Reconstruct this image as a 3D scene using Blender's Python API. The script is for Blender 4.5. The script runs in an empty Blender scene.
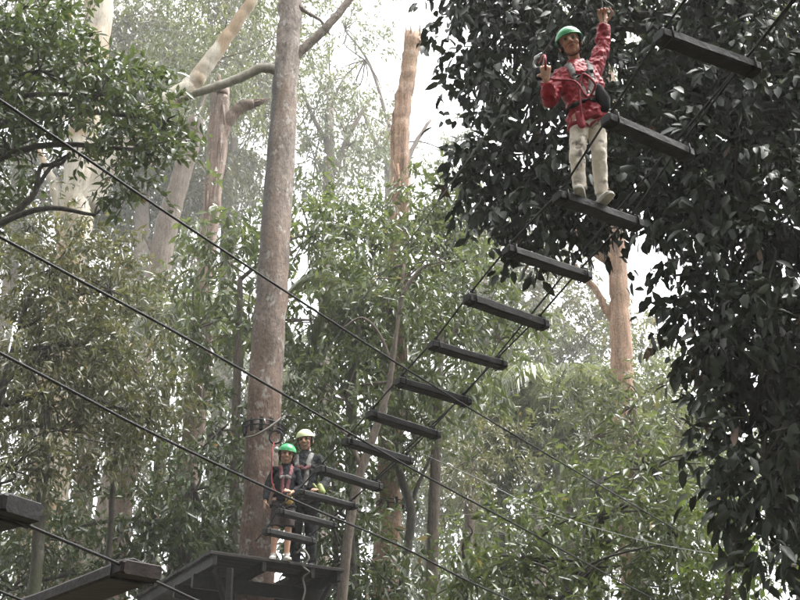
import bpy, math, random
import numpy as np
from mathutils import Vector, Matrix, noise as mnoise
from mathutils.bvhtree import BVHTree

random.seed(7)
SC = bpy.context.scene
COL = SC.collection

# ------------------------------------------------------------------ camera
F_PX, PITCH = 1150.0, math.radians(27.0)
CAM = Vector((0, 0, 1.6))
cam_data = bpy.data.cameras.new('camera')
cam_data.sensor_width = 36.0
cam_data.lens = 36.0 * F_PX / 800.0
cam_data.clip_end = 2000.0
cam = bpy.data.objects.new('camera', cam_data)
cam.location = CAM
cam.rotation_euler = (math.pi / 2 + PITCH, 0, 0)
COL.objects.link(cam)
SC.camera = cam

# ------------------------------------------------------------------ sky, sun, exposure (overcast)
SUN_EL, SUN_AZ = math.radians(66), math.radians(85)
world = bpy.data.worlds.new('World')
SC.world = world
world.use_nodes = True
nt = world.node_tree
bg = nt.nodes['Background']
sky = nt.nodes.new('ShaderNodeTexSky')
sky.sky_type = 'NISHITA'
sky.sun_disc = False
sky.sun_elevation = SUN_EL
sky.sun_rotation = SUN_AZ
sky.dust_density = 6.0
sky.air_density = 1.2
hs = nt.nodes.new('ShaderNodeHueSaturation')
hs.inputs['Saturation'].default_value = 0.10
nt.links.new(sky.outputs[0], hs.inputs['Color'])
nt.links.new(hs.outputs[0], bg.inputs['Color'])
bg.inputs['Strength'].default_value = 0.15
sl = bpy.data.lights.new('sun', 'SUN')
sl.energy = 0.9
sl.angle = math.radians(40)
sl.color = (1.0, 0.97, 0.92)
sun = bpy.data.objects.new('sun', sl)
sun.rotation_euler = Vector((math.sin(SUN_AZ) * math.cos(SUN_EL), math.cos(SUN_AZ) * math.cos(SUN_EL), math.sin(SUN_EL))).to_track_quat('Z', 'Y').to_euler()
COL.objects.link(sun)
SC.view_settings.view_transform = 'Standard'
SC.view_settings.look = 'None'
SC.view_settings.gamma = 1.0
SC.view_settings.exposure = 2.6
SC.render.engine = 'CYCLES'
cy = SC.cycles
cy.max_bounces = 5
cy.diffuse_bounces = 3
cy.glossy_bounces = 2
cy.transmission_bounces = 3
cy.volume_bounces = 0
cy.transparent_max_bounces = 6
cy.use_denoising = True
try:
    cy.denoiser = 'OPENIMAGEDENOISE'
except Exception:
    pass
cy.sample_clamp_indirect = 6.0
cy.use_adaptive_sampling = True
cy.adaptive_threshold = 0.02

# ------------------------------------------------------------------ pixel -> place helpers
_cp, _sp = math.cos(PITCH), math.sin(PITCH)
def ray(x, y):
    u, v = (x - 400) / F_PX, (300 - y) / F_PX
    return Vector((u, _cp - v * _sp, _sp + v * _cp))
def PY(x, y, Y):                      # on the upright plane at distance Y
    d = ray(x, y); return CAM + d * (Y / d.y)
def PZ(x, y, z):                      # on the level plane at height z
    d = ray(x, y); return CAM + d * ((z - CAM.z) / d.z)
def PV(x, y, P, az):                  # on an upright plane through P that runs along azimuth az
    n = Vector((math.cos(az), -math.sin(az), 0)); d = ray(x, y)
    return CAM + d * ((P - CAM).dot(n) / d.dot(n))
def m_per_px(p):
    q = Vector(p) - CAM
    return (q.y * _cp + q.z * _sp) / F_PX

# ------------------------------------------------------------------ materials
def new_mat(name):
    m = bpy.data.materials.new(name); m.use_nodes = True
    return m, m.node_tree, m.node_tree.nodes['Principled BSDF']

def ramp(nt, fac, stops):
    r = nt.nodes.new('ShaderNodeValToRGB')
    e = r.color_ramp.elements
    while len(e) < len(stops): e.new(0.5)
    for el, (p, c) in zip(e, stops):
        el.position = p; el.color = (c[0], c[1], c[2], 1)
    nt.links.new(fac, r.inputs[0])
    return r.outputs[0]

def noise_tex(nt, scale, detail=5, stretch=(1, 1, 1), rough=0.6, coord='Object'):
    tc = nt.nodes.new('ShaderNodeTexCoord'); mp = nt.nodes.new('ShaderNodeMapping')
    mp.inputs['Scale'].default_value = stretch
    nt.links.new(tc.outputs[coord], mp.inputs[0])
    n = nt.nodes.new('ShaderNodeTexNoise')
    n.inputs['Scale'].default_value = scale; n.inputs['Detail'].default_value = detail; n.inputs['Roughness'].default_value = rough
    nt.links.new(mp.outputs[0], n.inputs['Vector'])
    return n.outputs['Fac']

def bump(nt, b, fac, strength, dist=0.02):
    n = nt.nodes.new('ShaderNodeBump'); n.inputs['Strength'].default_value = strength; n.inputs['Distance'].default_value = dist
    nt.links.new(fac, n.inputs['Height']); nt.links.new(n.outputs[0], b.inputs['Normal'])

def mat_plain(name, c1, c2=None, rough=0.6, scale=12, stretch=(1, 1, 1), bmp=0.2, spec=0.5, metal=0.0, lo=0.35, hi=0.65, bdist=0.01):
    m, t, b = new_mat(name)
    f = noise_tex(t, scale, 6, stretch)
    c2 = c2 or tuple(x * 0.65 for x in c1)
    t.links.new(ramp(t, f, [(lo, c2), (hi, c1)]), b.inputs['Base Color'])
    b.inputs['Roughness'].default_value = rough
    b.inputs['Specular IOR Level'].default_value = spec
    b.inputs['Metallic'].default_value = metal
    if bmp: bump(t, b, f, bmp, bdist)
    return m

def mat_bark(name, stops, scale=5.0, zs=0.12, patch=None, bmp=0.9, rough=0.75, speck=0.7, lichen=0.0, low=None):
    """long fibrous grain, plus shed patches of another colour"""
    m, t, b = new_mat(name)
    f = noise_tex(t, scale * 3, 8, (1, 1, zs), 0.7)
    col = ramp(t, f, stops)
    if patch:
        g = noise_tex(t, 1.1, 4, (1, 1, 0.45), 0.55)
        mk = ramp(t, g, [(0.48, (0, 0, 0)), (0.58, (1, 1, 1))])
        mx = t.nodes.new('ShaderNodeMixRGB'); mx.blend_type = 'MIX'
        t.links.new(mk, mx.inputs[0]); t.links.new(col, mx.inputs[1])
        f2 = noise_tex(t, scale * 4, 6, (1, 1, zs * 2), 0.6)
        t.links.new(ramp(t, f2, [(0.3, tuple(x * 0.7 for x in patch)), (0.7, patch)]), mx.inputs[2])
        col = mx.outputs[0]
    if low:                                   # the butt keeps its rough red brown bark
        tc = t.nodes.new('ShaderNodeTexCoord'); sx_ = t.nodes.new('ShaderNodeSeparateXYZ'); t.links.new(tc.outputs['Object'], sx_.inputs[0])
        mr = t.nodes.new('ShaderNodeMapRange'); mr.inputs[1].default_value = low[1]; mr.inputs[2].default_value = low[0]; mr.inputs[3].default_value = 0.0; mr.inputs[4].default_value = 0.75
        t.links.new(sx_.outputs[2], mr.inputs[0])
        ml = t.nodes.new('ShaderNodeMixRGB'); ml.blend_type = 'MIX'; t.links.new(mr.outputs[0], ml.inputs[0]); t.links.new(col, ml.inputs[1])
        t.links.new(ramp(t, f, [(0.3, tuple(x * 0.4 for x in low[2])), (0.65, low[2])]), ml.inputs[2]); col = ml.outputs[0]
    if lichen:
        g2 = noise_tex(t, 7.0, 5, (1, 1, 0.8), 0.65)
        mk2 = ramp(t, g2, [(0.56, (0, 0, 0)), (0.64, (lichen, lichen, lichen))])
        mxl = t.nodes.new('ShaderNodeMixRGB'); mxl.blend_type = 'MIX'
        t.links.new(mk2, mxl.inputs[0]); t.links.new(col, mxl.inputs[1]); mxl.inputs[2].default_value = (0.40, 0.40, 0.36, 1); col = mxl.outputs[0]
        g3 = noise_tex(t, 2.6, 5, (1, 1, 0.35), 0.6)
        mk3 = ramp(t, g3, [(0.58, (0, 0, 0)), (0.70, (0.75, 0.75, 0.75))])
        mxd = t.nodes.new('ShaderNodeMixRGB'); mxd.blend_type = 'MIX'
        t.links.new(mk3, mxd.inputs[0]); t.links.new(col, mxd.inputs[1]); mxd.inputs[2].default_value = (0.07, 0.055, 0.045, 1); col = mxd.outputs[0]
    sp = noise_tex(t, 28, 3, (1, 1, 0.8), 0.5)
    mx2 = t.nodes.new('ShaderNodeMixRGB'); mx2.blend_type = 'MULTIPLY'; mx2.inputs[0].default_value = speck
    t.links.new(col, mx2.inputs[1]); t.links.new(ramp(t, sp, [(0.3, (0.45, 0.45, 0.45)), (0.55, (1, 1, 1))]), mx2.inputs[2])
    sa = t.nodes.new('ShaderNodeAttribute'); sa.attribute_name = 'stain'
    mx3 = t.nodes.new('ShaderNodeMixRGB'); mx3.blend_type = 'MIX'
    mm_ = t.nodes.new('ShaderNodeMath'); mm_.operation = 'MULTIPLY'; mm_.inputs[1].default_value = 0.85
    t.links.new(sa.outputs['Fac'], mm_.inputs[0]); t.links.new(mm_.outputs[0], mx3.inputs[0])
    t.links.new(mx2.outputs[0], mx3.inputs[1]); mx3.inputs[2].default_value = (0.045, 0.042, 0.042, 1)
    t.links.new(mx3.outputs[0], b.inputs['Base Color'])
    b.inputs['Roughness'].default_value = rough
    b.inputs['Specular IOR Level'].default_value = 0.35
    bump(t, b, f, bmp, 0.03)
    return m

def mat_leaf(name, stops, trans=0.35, rough=0.38, spec=0.5):
    rough -= 0.08; spec += 0.1
    m, t, b = new_mat(name)
    a = t.nodes.new('ShaderNodeAttribute'); a.attribute_name = 'tint'
    col = ramp(t, a.outputs['Fac'], stops)
    t.links.new(col, b.inputs['Base Color'])
    b.inputs['Roughness'].default_value = rough
    b.inputs['Specular IOR Level'].default_value = spec
    tr = t.nodes.new('ShaderNodeBsdfTranslucent')
    br = t.nodes.new('ShaderNodeMixRGB'); br.blend_type = 'MULTIPLY'; br.inputs[0].default_value = 1.0
    t.links.new(col, br.inputs[1]); br.inputs[2].default_value = (1.55, 1.5, 0.95, 1)
    t.links.new(br.outputs[0], tr.inputs['Color'])
    mx = t.nodes.new('ShaderNodeMixShader'); mx.inputs[0].default_value = trans
    t.links.new(b.outputs[0], mx.inputs[1]); t.links.new(tr.outputs[0], mx.inputs[2])
    t.links.new(mx.outputs[0], t.nodes['Material Output'].inputs['Surface'])
    return m

M = {}
M['bark_main'] = mat_bark('bark_main', [(0.30, (0.062, 0.048, 0.038)), (0.48, (0.165, 0.131, 0.108)), (0.7, (0.281, 0.230, 0.192))], 5, 0.45, (0.223, 0.158, 0.119), 1.4, lichen=0.5, low=(5.5, 9.5, (0.125, 0.058, 0.036)))
M['bark_white'] = mat_bark('bark_white', [(0.30, (0.187, 0.153, 0.111)), (0.48, (0.357, 0.323, 0.264)), (0.7, (0.459, 0.425, 0.357))], 4, 0.035, (0.306, 0.221, 0.136), 0.4, speck=0.3)
M['bark_red'] = mat_bark('bark_red', [(0.33, (0.037, 0.023, 0.017)), (0.5, (0.156, 0.103, 0.078)), (0.68, (0.281, 0.207, 0.156))], 6, 0.05, (0.178, 0.122, 0.090), 1.4, lichen=0.3)
M['bark_snag'] = mat_bark('bark_snag', [(0.30, (0.086, 0.047, 0.030)), (0.48, (0.286, 0.172, 0.110)), (0.7, (0.432, 0.289, 0.192))], 5, 0.06, (0.346, 0.218, 0.134), 1.3, lichen=0.25)
M['bark_brown'] = mat_bark('bark_brown', [(0.25, (0.035, 0.028, 0.022)), (0.5, (0.11, 0.085, 0.065)), (0.75, (0.19, 0.15, 0.12))], 7, 0.2, None, 0.9)
M['bark_dark'] = mat_bark('bark_dark', [(0.25, (0.018, 0.016, 0.012)), (0.5, (0.05, 0.042, 0.032)), (0.75, (0.09, 0.075, 0.055))], 8, 0.3, None, 0.7)
M['bark_moss'] = mat_bark('bark_moss', [(0.25, (0.018, 0.019, 0.011)), (0.5, (0.054, 0.051, 0.033)), (0.75, (0.102, 0.089, 0.066))], 7, 0.25, (0.048, 0.054, 0.022), 0.7)
M['bark_limb'] = mat_bark('bark_limb', [(0.28, (0.120, 0.112, 0.088)), (0.5, (0.256, 0.240, 0.200)), (0.75, (0.360, 0.336, 0.280))], 4, 0.15, (0.240, 0.216, 0.160), 0.5, speck=0.4)
M['leaf_dark'] = mat_leaf('leaf_dark', [(0.0, (0.013, 0.017, 0.009)), (0.6, (0.025, 0.033, 0.017)), (0.985, (0.037, 0.046, 0.024)), (1.0, (0.103, 0.061, 0.038))], 0.10, 0.46, 0.25)
M['leaf_left'] = mat_leaf('leaf_left', [(0.0, (0.034, 0.049, 0.021)), (0.6, (0.065, 0.090, 0.039)), (0.95, (0.095, 0.125, 0.050)), (1.0, (0.189, 0.134, 0.071))], 0.28, 0.35)
M['leaf_mid'] = mat_leaf('leaf_mid', [(0.0, (0.051, 0.069, 0.031)), (0.6, (0.092, 0.119, 0.053)), (0.93, (0.132, 0.168, 0.065)), (1.0, (0.220, 0.189, 0.084))], 0.32, 0.33)
M['leaf_olive'] = mat_leaf('leaf_olive', [(0.0, (0.052, 0.057, 0.030)), (0.6, (0.096, 0.101, 0.051)), (0.9, (0.138, 0.133, 0.065)), (1.0, (0.218, 0.151, 0.090))], 0.32, 0.36)
M['leaf_gum'] = mat_leaf('leaf_gum', [(0.0, (0.060, 0.074, 0.041)), (0.6, (0.099, 0.116, 0.063)), (0.9, (0.141, 0.154, 0.076)), (1.0, (0.173, 0.158, 0.078))], 0.35, 0.42)
M['leaf_lime'] = mat_leaf('leaf_lime', [(0.0, (0.048, 0.072, 0.020)), (0.6, (0.080, 0.122, 0.030)), (1.0, (0.128, 0.173, 0.050))], 0.45, 0.38)
M['leaf_palm'] = mat_leaf('leaf_palm', [(0.0, (0.059, 0.071, 0.043)), (0.7, (0.106, 0.121, 0.072)), (1.0, (0.143, 0.153, 0.088))], 0.35, 0.35)
M['timber_wet'] = mat_plain('timber_wet', (0.018, 0.017, 0.017), (0.008, 0.0075, 0.007), 0.55, 16, (1, 1, 1), 0.9, 0.25)
M['timber_board'] = mat_plain('timber_board', (0.030, 0.025, 0.022), (0.012, 0.010, 0.009), 0.6, 7, (1, 6, 6), 0.4, 0.2)
M['timber_red'] = mat_plain('timber_red', (0.032, 0.019, 0.016), (0.009, 0.007, 0.007), 0.55, 6, (1, 6, 6), 0.4, 0.22)
M['steel'] = mat_plain('steel', (0.45, 0.45, 0.44), (0.28, 0.28, 0.28), 0.4, 40, (1, 1, 1), 0.1, 0.5, 0.8)
M['cable'] = mat_plain('cable', (0.022, 0.022, 0.022), (0.012, 0.012, 0.012), 0.6, 60, (1, 1, 1), 0.3, 0.25)
M['cable_grey'] = mat_plain('cable_grey', (0.16, 0.16, 0.16), (0.10, 0.10, 0.10), 0.5, 60, (1, 1, 1), 0.3, 0.4)
M['cable_pale'] = mat_plain('cable_pale', (0.34, 0.35, 0.35), (0.22, 0.23, 0.23), 0.35, 60, (1, 1, 1), 0.2, 0.5, 0.3)
M['rope_dark'] = mat_plain('rope_dark', (0.03, 0.03, 0.03), None, 0.8, 90, (1, 1, 1), 0.5, 0.2)
M['rope_pale'] = mat_plain('rope_pale', (0.20, 0.19, 0.17), None, 0.8, 90, (1, 1, 1), 0.5, 0.2)
M['rope_red'] = mat_plain('rope_red', (0.20, 0.022, 0.022), None, 0.7, 90, (1, 1, 1), 0.5, 0.2)
M['skin'] = mat_plain('skin', (0.46, 0.27, 0.19), (0.38, 0.20, 0.14), 0.6, 24, (1, 1, 1), 0.08, 0.25)
M['skin_tan'] = mat_plain('skin_tan', (0.42, 0.25, 0.17), (0.34, 0.19, 0.13), 0.6, 24, (1, 1, 1), 0.08, 0.25)
M['hair'] = mat_plain('hair', (0.016, 0.012, 0.010), None, 0.45, 60, (1, 1, 0.2), 0.6, 0.5)
M['jacket_red'] = mat_plain('jacket_red', (0.37, 0.007, 0.022), (0.20, 0.004, 0.011), 0.52, 22, (1, 1, 1), 0.8, 0.3)
M['jacket_grey'] = mat_plain('jacket_grey', (0.018, 0.019, 0.021), (0.009, 0.0095, 0.011), 0.75, 14, (1, 1, 1), 0.3, 0.15)
M['shirt_navy'] = mat_plain('shirt_navy', (0.013, 0.014, 0.019), (0.007, 0.0075, 0.010), 0.85, 16, (1, 1, 1), 0.3, 0.12)
M['shorts_brown'] = mat_plain('shorts_brown', (0.045, 0.031, 0.029), (0.018, 0.014, 0.014), 0.8, 18, (1, 1, 1), 0.4, 0.2)
M['trousers_dark'] = mat_plain('trousers_dark', (0.011, 0.011, 0.0125), None, 0.85, 16, (1, 1, 1), 0.3, 0.12)
M['trousers_cream'] = mat_plain('trousers_cream', (0.68, 0.61, 0.53), (0.18, 0.15, 0.135), 0.85, 12, (1, 1, 1), 0.4, 0.15, 0.0, 0.355, 0.46)
M['shoe_pale'] = mat_plain('shoe_pale', (0.50, 0.48, 0.44), (0.30, 0.28, 0.26), 0.7, 20, (1, 1, 1), 0.2, 0.3)
M['shoe_dark'] = mat_plain('shoe_dark', (0.05, 0.048, 0.05), None, 0.6, 20, (1, 1, 1), 0.2, 0.3)
M['sole'] = mat_plain('sole', (0.62, 0.61, 0.58), (0.45, 0.43, 0.40), 0.7, 25, (1, 1, 1), 0.2, 0.3)
M['helmet_green'] = mat_plain('helmet_green', (0.035, 0.34, 0.12), (0.02, 0.25, 0.085), 0.3, 5, (1, 1, 1), 0.03, 0.5)
M['helmet_cream'] = mat_plain('helmet_cream', (0.72, 0.74, 0.46), (0.60, 0.62, 0.38), 0.3, 5, (1, 1, 1), 0.03, 0.5)
M['black_web'] = mat_plain('black_web', (0.010, 0.010, 0.011), None, 0.85, 60, (1, 1, 1), 0.3, 0.12)
M['grey_web'] = mat_plain('grey_web', (0.22, 0.21, 0.20), (0.13, 0.125, 0.12), 0.75, 60, (1, 1, 1), 0.3, 0.3)
M['red_web'] = mat_plain('red_web', (0.30, 0.02, 0.035), None, 0.7, 60, (1, 1, 1), 0.3, 0.3)
M['pink_web'] = mat_plain('pink_web', (0.20, 0.07, 0.08), None, 0.7, 60, (1, 1, 1), 0.3, 0.3)
M['yellow'] = mat_plain('yellow', (0.36, 0.25, 0.07), (0.25, 0.16, 0.04), 0.45, 20, (1, 1, 1), 0.1, 0.4)
M['lime'] = mat_plain('lime', (0.24, 0.29, 0.07), (0.15, 0.19, 0.04), 0.5, 20, (1, 1, 1), 0.1, 0.4)
M['eye_white'] = mat_plain('eye_white', (0.36, 0.33, 0.30), None, 0.25, 5, (1, 1, 1), 0, 0.5)
M['eye_dark'] = mat_plain('eye_dark', (0.012, 0.009, 0.008), None, 0.2, 5, (1, 1, 1), 0, 0.5)
M['lip'] = mat_plain('lip', (0.30, 0.11, 0.09), None, 0.45, 30, (1, 1, 1), 0, 0.4)
M['teeth'] = mat_plain('teeth', (0.42, 0.38, 0.34), None, 0.3, 5, (1, 1, 1), 0, 0.5)
M['soil'] = mat_plain('soil', (0.075, 0.055, 0.035), (0.03, 0.035, 0.016), 0.9, 1.3, (1, 1, 1), 0.8, 0.2)

# ------------------------------------------------------------------ object helpers
def tag(o, label=None, cat=None, group=None, kind=None):
    for k, v in (('label', label), ('category', cat), ('group', group), ('kind', kind)):
        if v: o[k] = v
    return o

def thing(name, loc, label, cat, group=None):
    o = bpy.data.objects.new(name, None)
    o.empty_display_size = 0.1
    COL.objects.link(o); o.location = loc
    return tag(o, label, cat, group)

def world_loc(o):
    p = Vector(o.location)
    while o.parent: o = o.parent; p += Vector(o.location)
    return p

def link_mesh(name, me, mat, parent=None, smooth=True):
    if mat is not None and not me.materials:
        for mm in (mat if isinstance(mat, (list, tuple)) else [mat]): me.materials.append(mm)
    o = bpy.data.objects.new(name, me); COL.objects.link(o)
    if parent is not None: o.parent = parent
    if smooth: me.polygons.foreach_set('use_smooth', [True] * len(me.polygons))
    return o

class MB:
    """collects world-space pieces; build() links them as one mesh, local to its parent"""
    def __init__(s): s.v = []; s.f = []; s.mi = []
    def add(s, vs, fs, mi=0):
        o = len(s.v); s.v += [tuple(v) for v in vs]
        s.f += [tuple(i + o for i in f) for f in fs]; s.mi += [mi] * len(fs)
    def loft(s, path, radii, sides=8, side=None, mi=0, cap=True, fn=None):
        """tube along path; radii: number or (a,b); side: vector for axis a; fn(i,ang,p)->radius factor"""
        path = [Vector(p) for p in path]; n = len(path); vs = []
        ref = Vector(side) if side is not None else None
        prev = None
        for i, p in enumerate(path):
            t = (path[min(i + 1, n - 1)] - path[max(i - 1, 0)])
            t = t.normalized() if t.length > 1e-9 else Vector((0, 0, 1))
            if ref is not None: a = ref - t * ref.dot(t)
            elif prev is None:
                a = Vector((1, 0, 0)) if abs(t.x) < 0.8 else Vector((0, 1, 0)); a = a - t * a.dot(t)
            else: a = prev - t * prev.dot(t)
            if a.length < 1e-6: a = t.orthogonal()
            a.normalize(); prev = a; b = t.cross(a)
            r = radii[i] if isinstance(radii, (list, tuple)) else radii
            ra, rb = r if isinstance(r, (list, tuple)) else (r, r)
            for k in range(sides):
                an = 2 * math.pi * k / sides
                q = fn(i, an, p) if fn else 1.0
                vs.append(p + a * (ra * math.cos(an) * q) + b * (rb * math.sin(an) * q))
        fs = []
        for i in range(n - 1):
            for k in range(sides):
                k2 = (k + 1) % sides
                fs.append((i * sides + k, i * sides + k2, (i + 1) * sides + k2, (i + 1) * sides + k))
        if cap:
            fs.append(tuple(reversed(range(sides)))); fs.append(tuple((n - 1) * sides + k for k in range(sides)))
        s.add(vs, fs, mi)
    def limb(s, path, radii, sides=12, mi=0, side=None):
        """tube with rounded ends"""
        path = [Vector(p) for p in path]; radii = list(radii)
        def rr(r, k): return (r[0] * k, r[1] * k) if isinstance(r, (list, tuple)) else r * k
        def mx(r): return max(r) if isinstance(r, (list, tuple)) else r
        d0 = (path[0] - path[1]).normalized(); d1 = (path[-1] - path[-2]).normalized()
        r0, r1 = radii[0], radii[-1]
        pre = [(path[0] + d0 * mx(r0) * h, rr(r0, k)) for h, k in ((0.98, 0.15), (0.8, 0.6), (0.45, 0.89))]
        post = [(path[-1] + d1 * mx(r1) * h, rr(r1, k)) for h, k in ((0.45, 0.89), (0.8, 0.6), (0.98, 0.15))]
        s.loft([p for p, _ in pre] + path + [p for p, _ in post], [r for _, r in pre] + radii + [r for _, r in post], sides, side, mi)
    def ell(s, c, r, mat3=None, mi=0, seg=16, rings=10):
        c = Vector(c); vs = []; fs = []
        mt = mat3 or Matrix.Identity(3)
        vs.append(c + mt @ Vector((0, 0, r[2])))
        for i in range(1, rings):
            th = math.pi * i / rings
            for k in range(seg):
                an = 2 * math.pi * k / seg
                vs.append(c + mt @ Vector((r[0] * math.sin(th) * math.cos(an), r[1] * math.sin(th) * math.sin(an), r[2] * math.cos(th))))
        vs.append(c + mt @ Vector((0, 0, -r[2])))
        for k in range(seg): fs.append((0, 1 + k, 1 + (k + 1) % seg))
        for i in range(rings - 2):
            for k in range(seg):
                a, b = 1 + i * seg + k, 1 + i * seg + (k + 1) % seg
                fs.append((a, a + seg, b + seg, b))
        l = len(vs) - 1; o = 1 + (rings - 2) * seg
        for k in range(seg): fs.append((l, o + (k + 1) % seg, o + k))
        s.add(vs, fs, mi)
    def beam(s, a, b, w, h, bevel=0.01, up=(0, 0, 1), mi=0, jit=0.0):
        """bevelled bar of rectangular section from a to b"""
        a, b = Vector(a), Vector(b); t = (b - a).normalized(); up = Vector(up)
        u = up - t * up.dot(t); u.normalize(); l = u.cross(t)
        w2, h2, e = w / 2, h / 2, min(bevel, w * 0.45, h * 0.45)
        sec = [(w2 - e, h2), (w2, h2 - e), (w2, -h2 + e), (w2 - e, -h2), (-w2 + e, -h2), (-w2, -h2 + e), (-w2, h2 - e), (-w2 + e, h2)]
        L = (b - a).length; vs = []
        rings = [(0, 1 - e / w2), (e, 1)] + ([(L * q, 1) for q in (0.2, 0.4, 0.6, 0.8)] if jit else []) + [(L - e, 1), (L, 1 - e / w2)]
        for d, k in rings:
            j1, j2 = (random.uniform(-jit, jit), random.uniform(-jit, jit)) if jit else (0, 0)
            for x, y in sec: vs.append(a + t * d + l * (x * k + j1) + u * (y * k + j2))
        fs = []
        for i in range(len(rings) - 1):
            for k in range(8): fs.append((i * 8 + k, (i + 1) * 8 + k, (i + 1) * 8 + (k + 1) % 8, i * 8 + (k + 1) % 8))
        n = (len(rings) - 1) * 8
        fs.append(tuple(range(8))); fs.append(tuple(n + k for k in reversed(range(8))))
        s.add(vs, fs, mi)
    def ring(s, c, R, r, axis=(0, 0, 1), seg=20, sides=6, mi=0, sq=1.0, fr=1.0):
        ax = Vector(axis).normalized(); a = ax.orthogonal().normalized(); b = ax.cross(a); c = Vector(c)
        m = seg if fr >= 1 else seg + 1
        pts = [c + a * (R * math.cos(2 * math.pi * fr * k / seg)) + b * (R * sq * math.sin(2 * math.pi * fr * k / seg)) for k in range(m)]
        if fr < 1: s.loft(pts, r, sides, mi=mi); return
        vs = []; fs = []
        for k in range(seg):
            o = (pts[k] - c).normalized()
            for j in range(sides):
                an = 2 * math.pi * j / sides
                vs.append(pts[k] + o * (r * math.cos(an)) + ax * (r * math.sin(an)))
        for k in range(seg):
            for j in range(sides):
                fs.append((k * sides + j, ((k + 1) % seg) * sides + j, ((k + 1) % seg) * sides + (j + 1) % sides, k * sides + (j + 1) % sides))
        s.add(vs, fs, mi)
    def mesh(s, name, origin=Vector((0, 0, 0))):
        me = bpy.data.meshes.new(name)
        me.from_pydata([(v[0] - origin[0], v[1] - origin[1], v[2] - origin[2]) for v in s.v], [], s.f)
        if any(s.mi): me.polygons.foreach_set('material_index', s.mi)
        me.update()
        return me
    def build(s, name, mat, parent=None, smooth=True):
        og = world_loc(parent) if parent is not None else Vector((0, 0, 0))
        return link_mesh(name, s.mesh(name, og), mat, parent, smooth)
    def build_top(s, name, mat, origin, smooth=True):
        o = link_mesh(name, s.mesh(name, Vector(origin)), mat, None, smooth); o.location = origin
        return o

def catmull(pts, n):
    """smooth resample; each point a tuple of floats (any length)"""
    P = [np.array(p, float) for p in pts]
    P = [2 * P[0] - P[1]] + P + [2 * P[-1] - P[-2]]
    out = []
    for i in range(1, len(P) - 2):
        for k in range(n):
            t = k / n
            out.append(0.5 * ((2 * P[i]) + (-P[i - 1] + P[i + 1]) * t + (2 * P[i - 1] - 5 * P[i] + 4 * P[i + 1] - P[i + 2]) * t * t + (-P[i - 1] + 3 * P[i] - 3 * P[i + 1] + P[i + 2]) * t ** 3))
    out.append(P[-2])
    return out

# ------------------------------------------------------------------ foliage
def vnoise(p, seed):
    """value noise, p (N,3) -> 0..1"""
    r = np.random.RandomState(seed).rand(32, 32, 32)
    i = np.floor(p).astype(int); f = p - i; f = f * f * (3 - 2 * f); i %= 32; j = (i + 1) % 32
    x, y, z = f[:, 0], f[:, 1], f[:, 2]
    g = lambda a, b, c: r[a[:, 0], b[:, 1], c[:, 2]]
    c00 = g(i, i, i) * (1 - x) + g(j, i, i) * x; c10 = g(i, j, i) * (1 - x) + g(j, j, i) * x
    c01 = g(i, i, j) * (1 - x) + g(j, i, j) * x; c11 = g(i, j, j) * (1 - x) + g(j, j, j) * x
    return (c00 * (1 - y) + c10 * y) * (1 - z) + (c01 * (1 - y) + c11 * y) * z

def unit(a): return a / np.maximum(np.linalg.norm(a, axis=1, keepdims=True), 1e-9)

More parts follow.
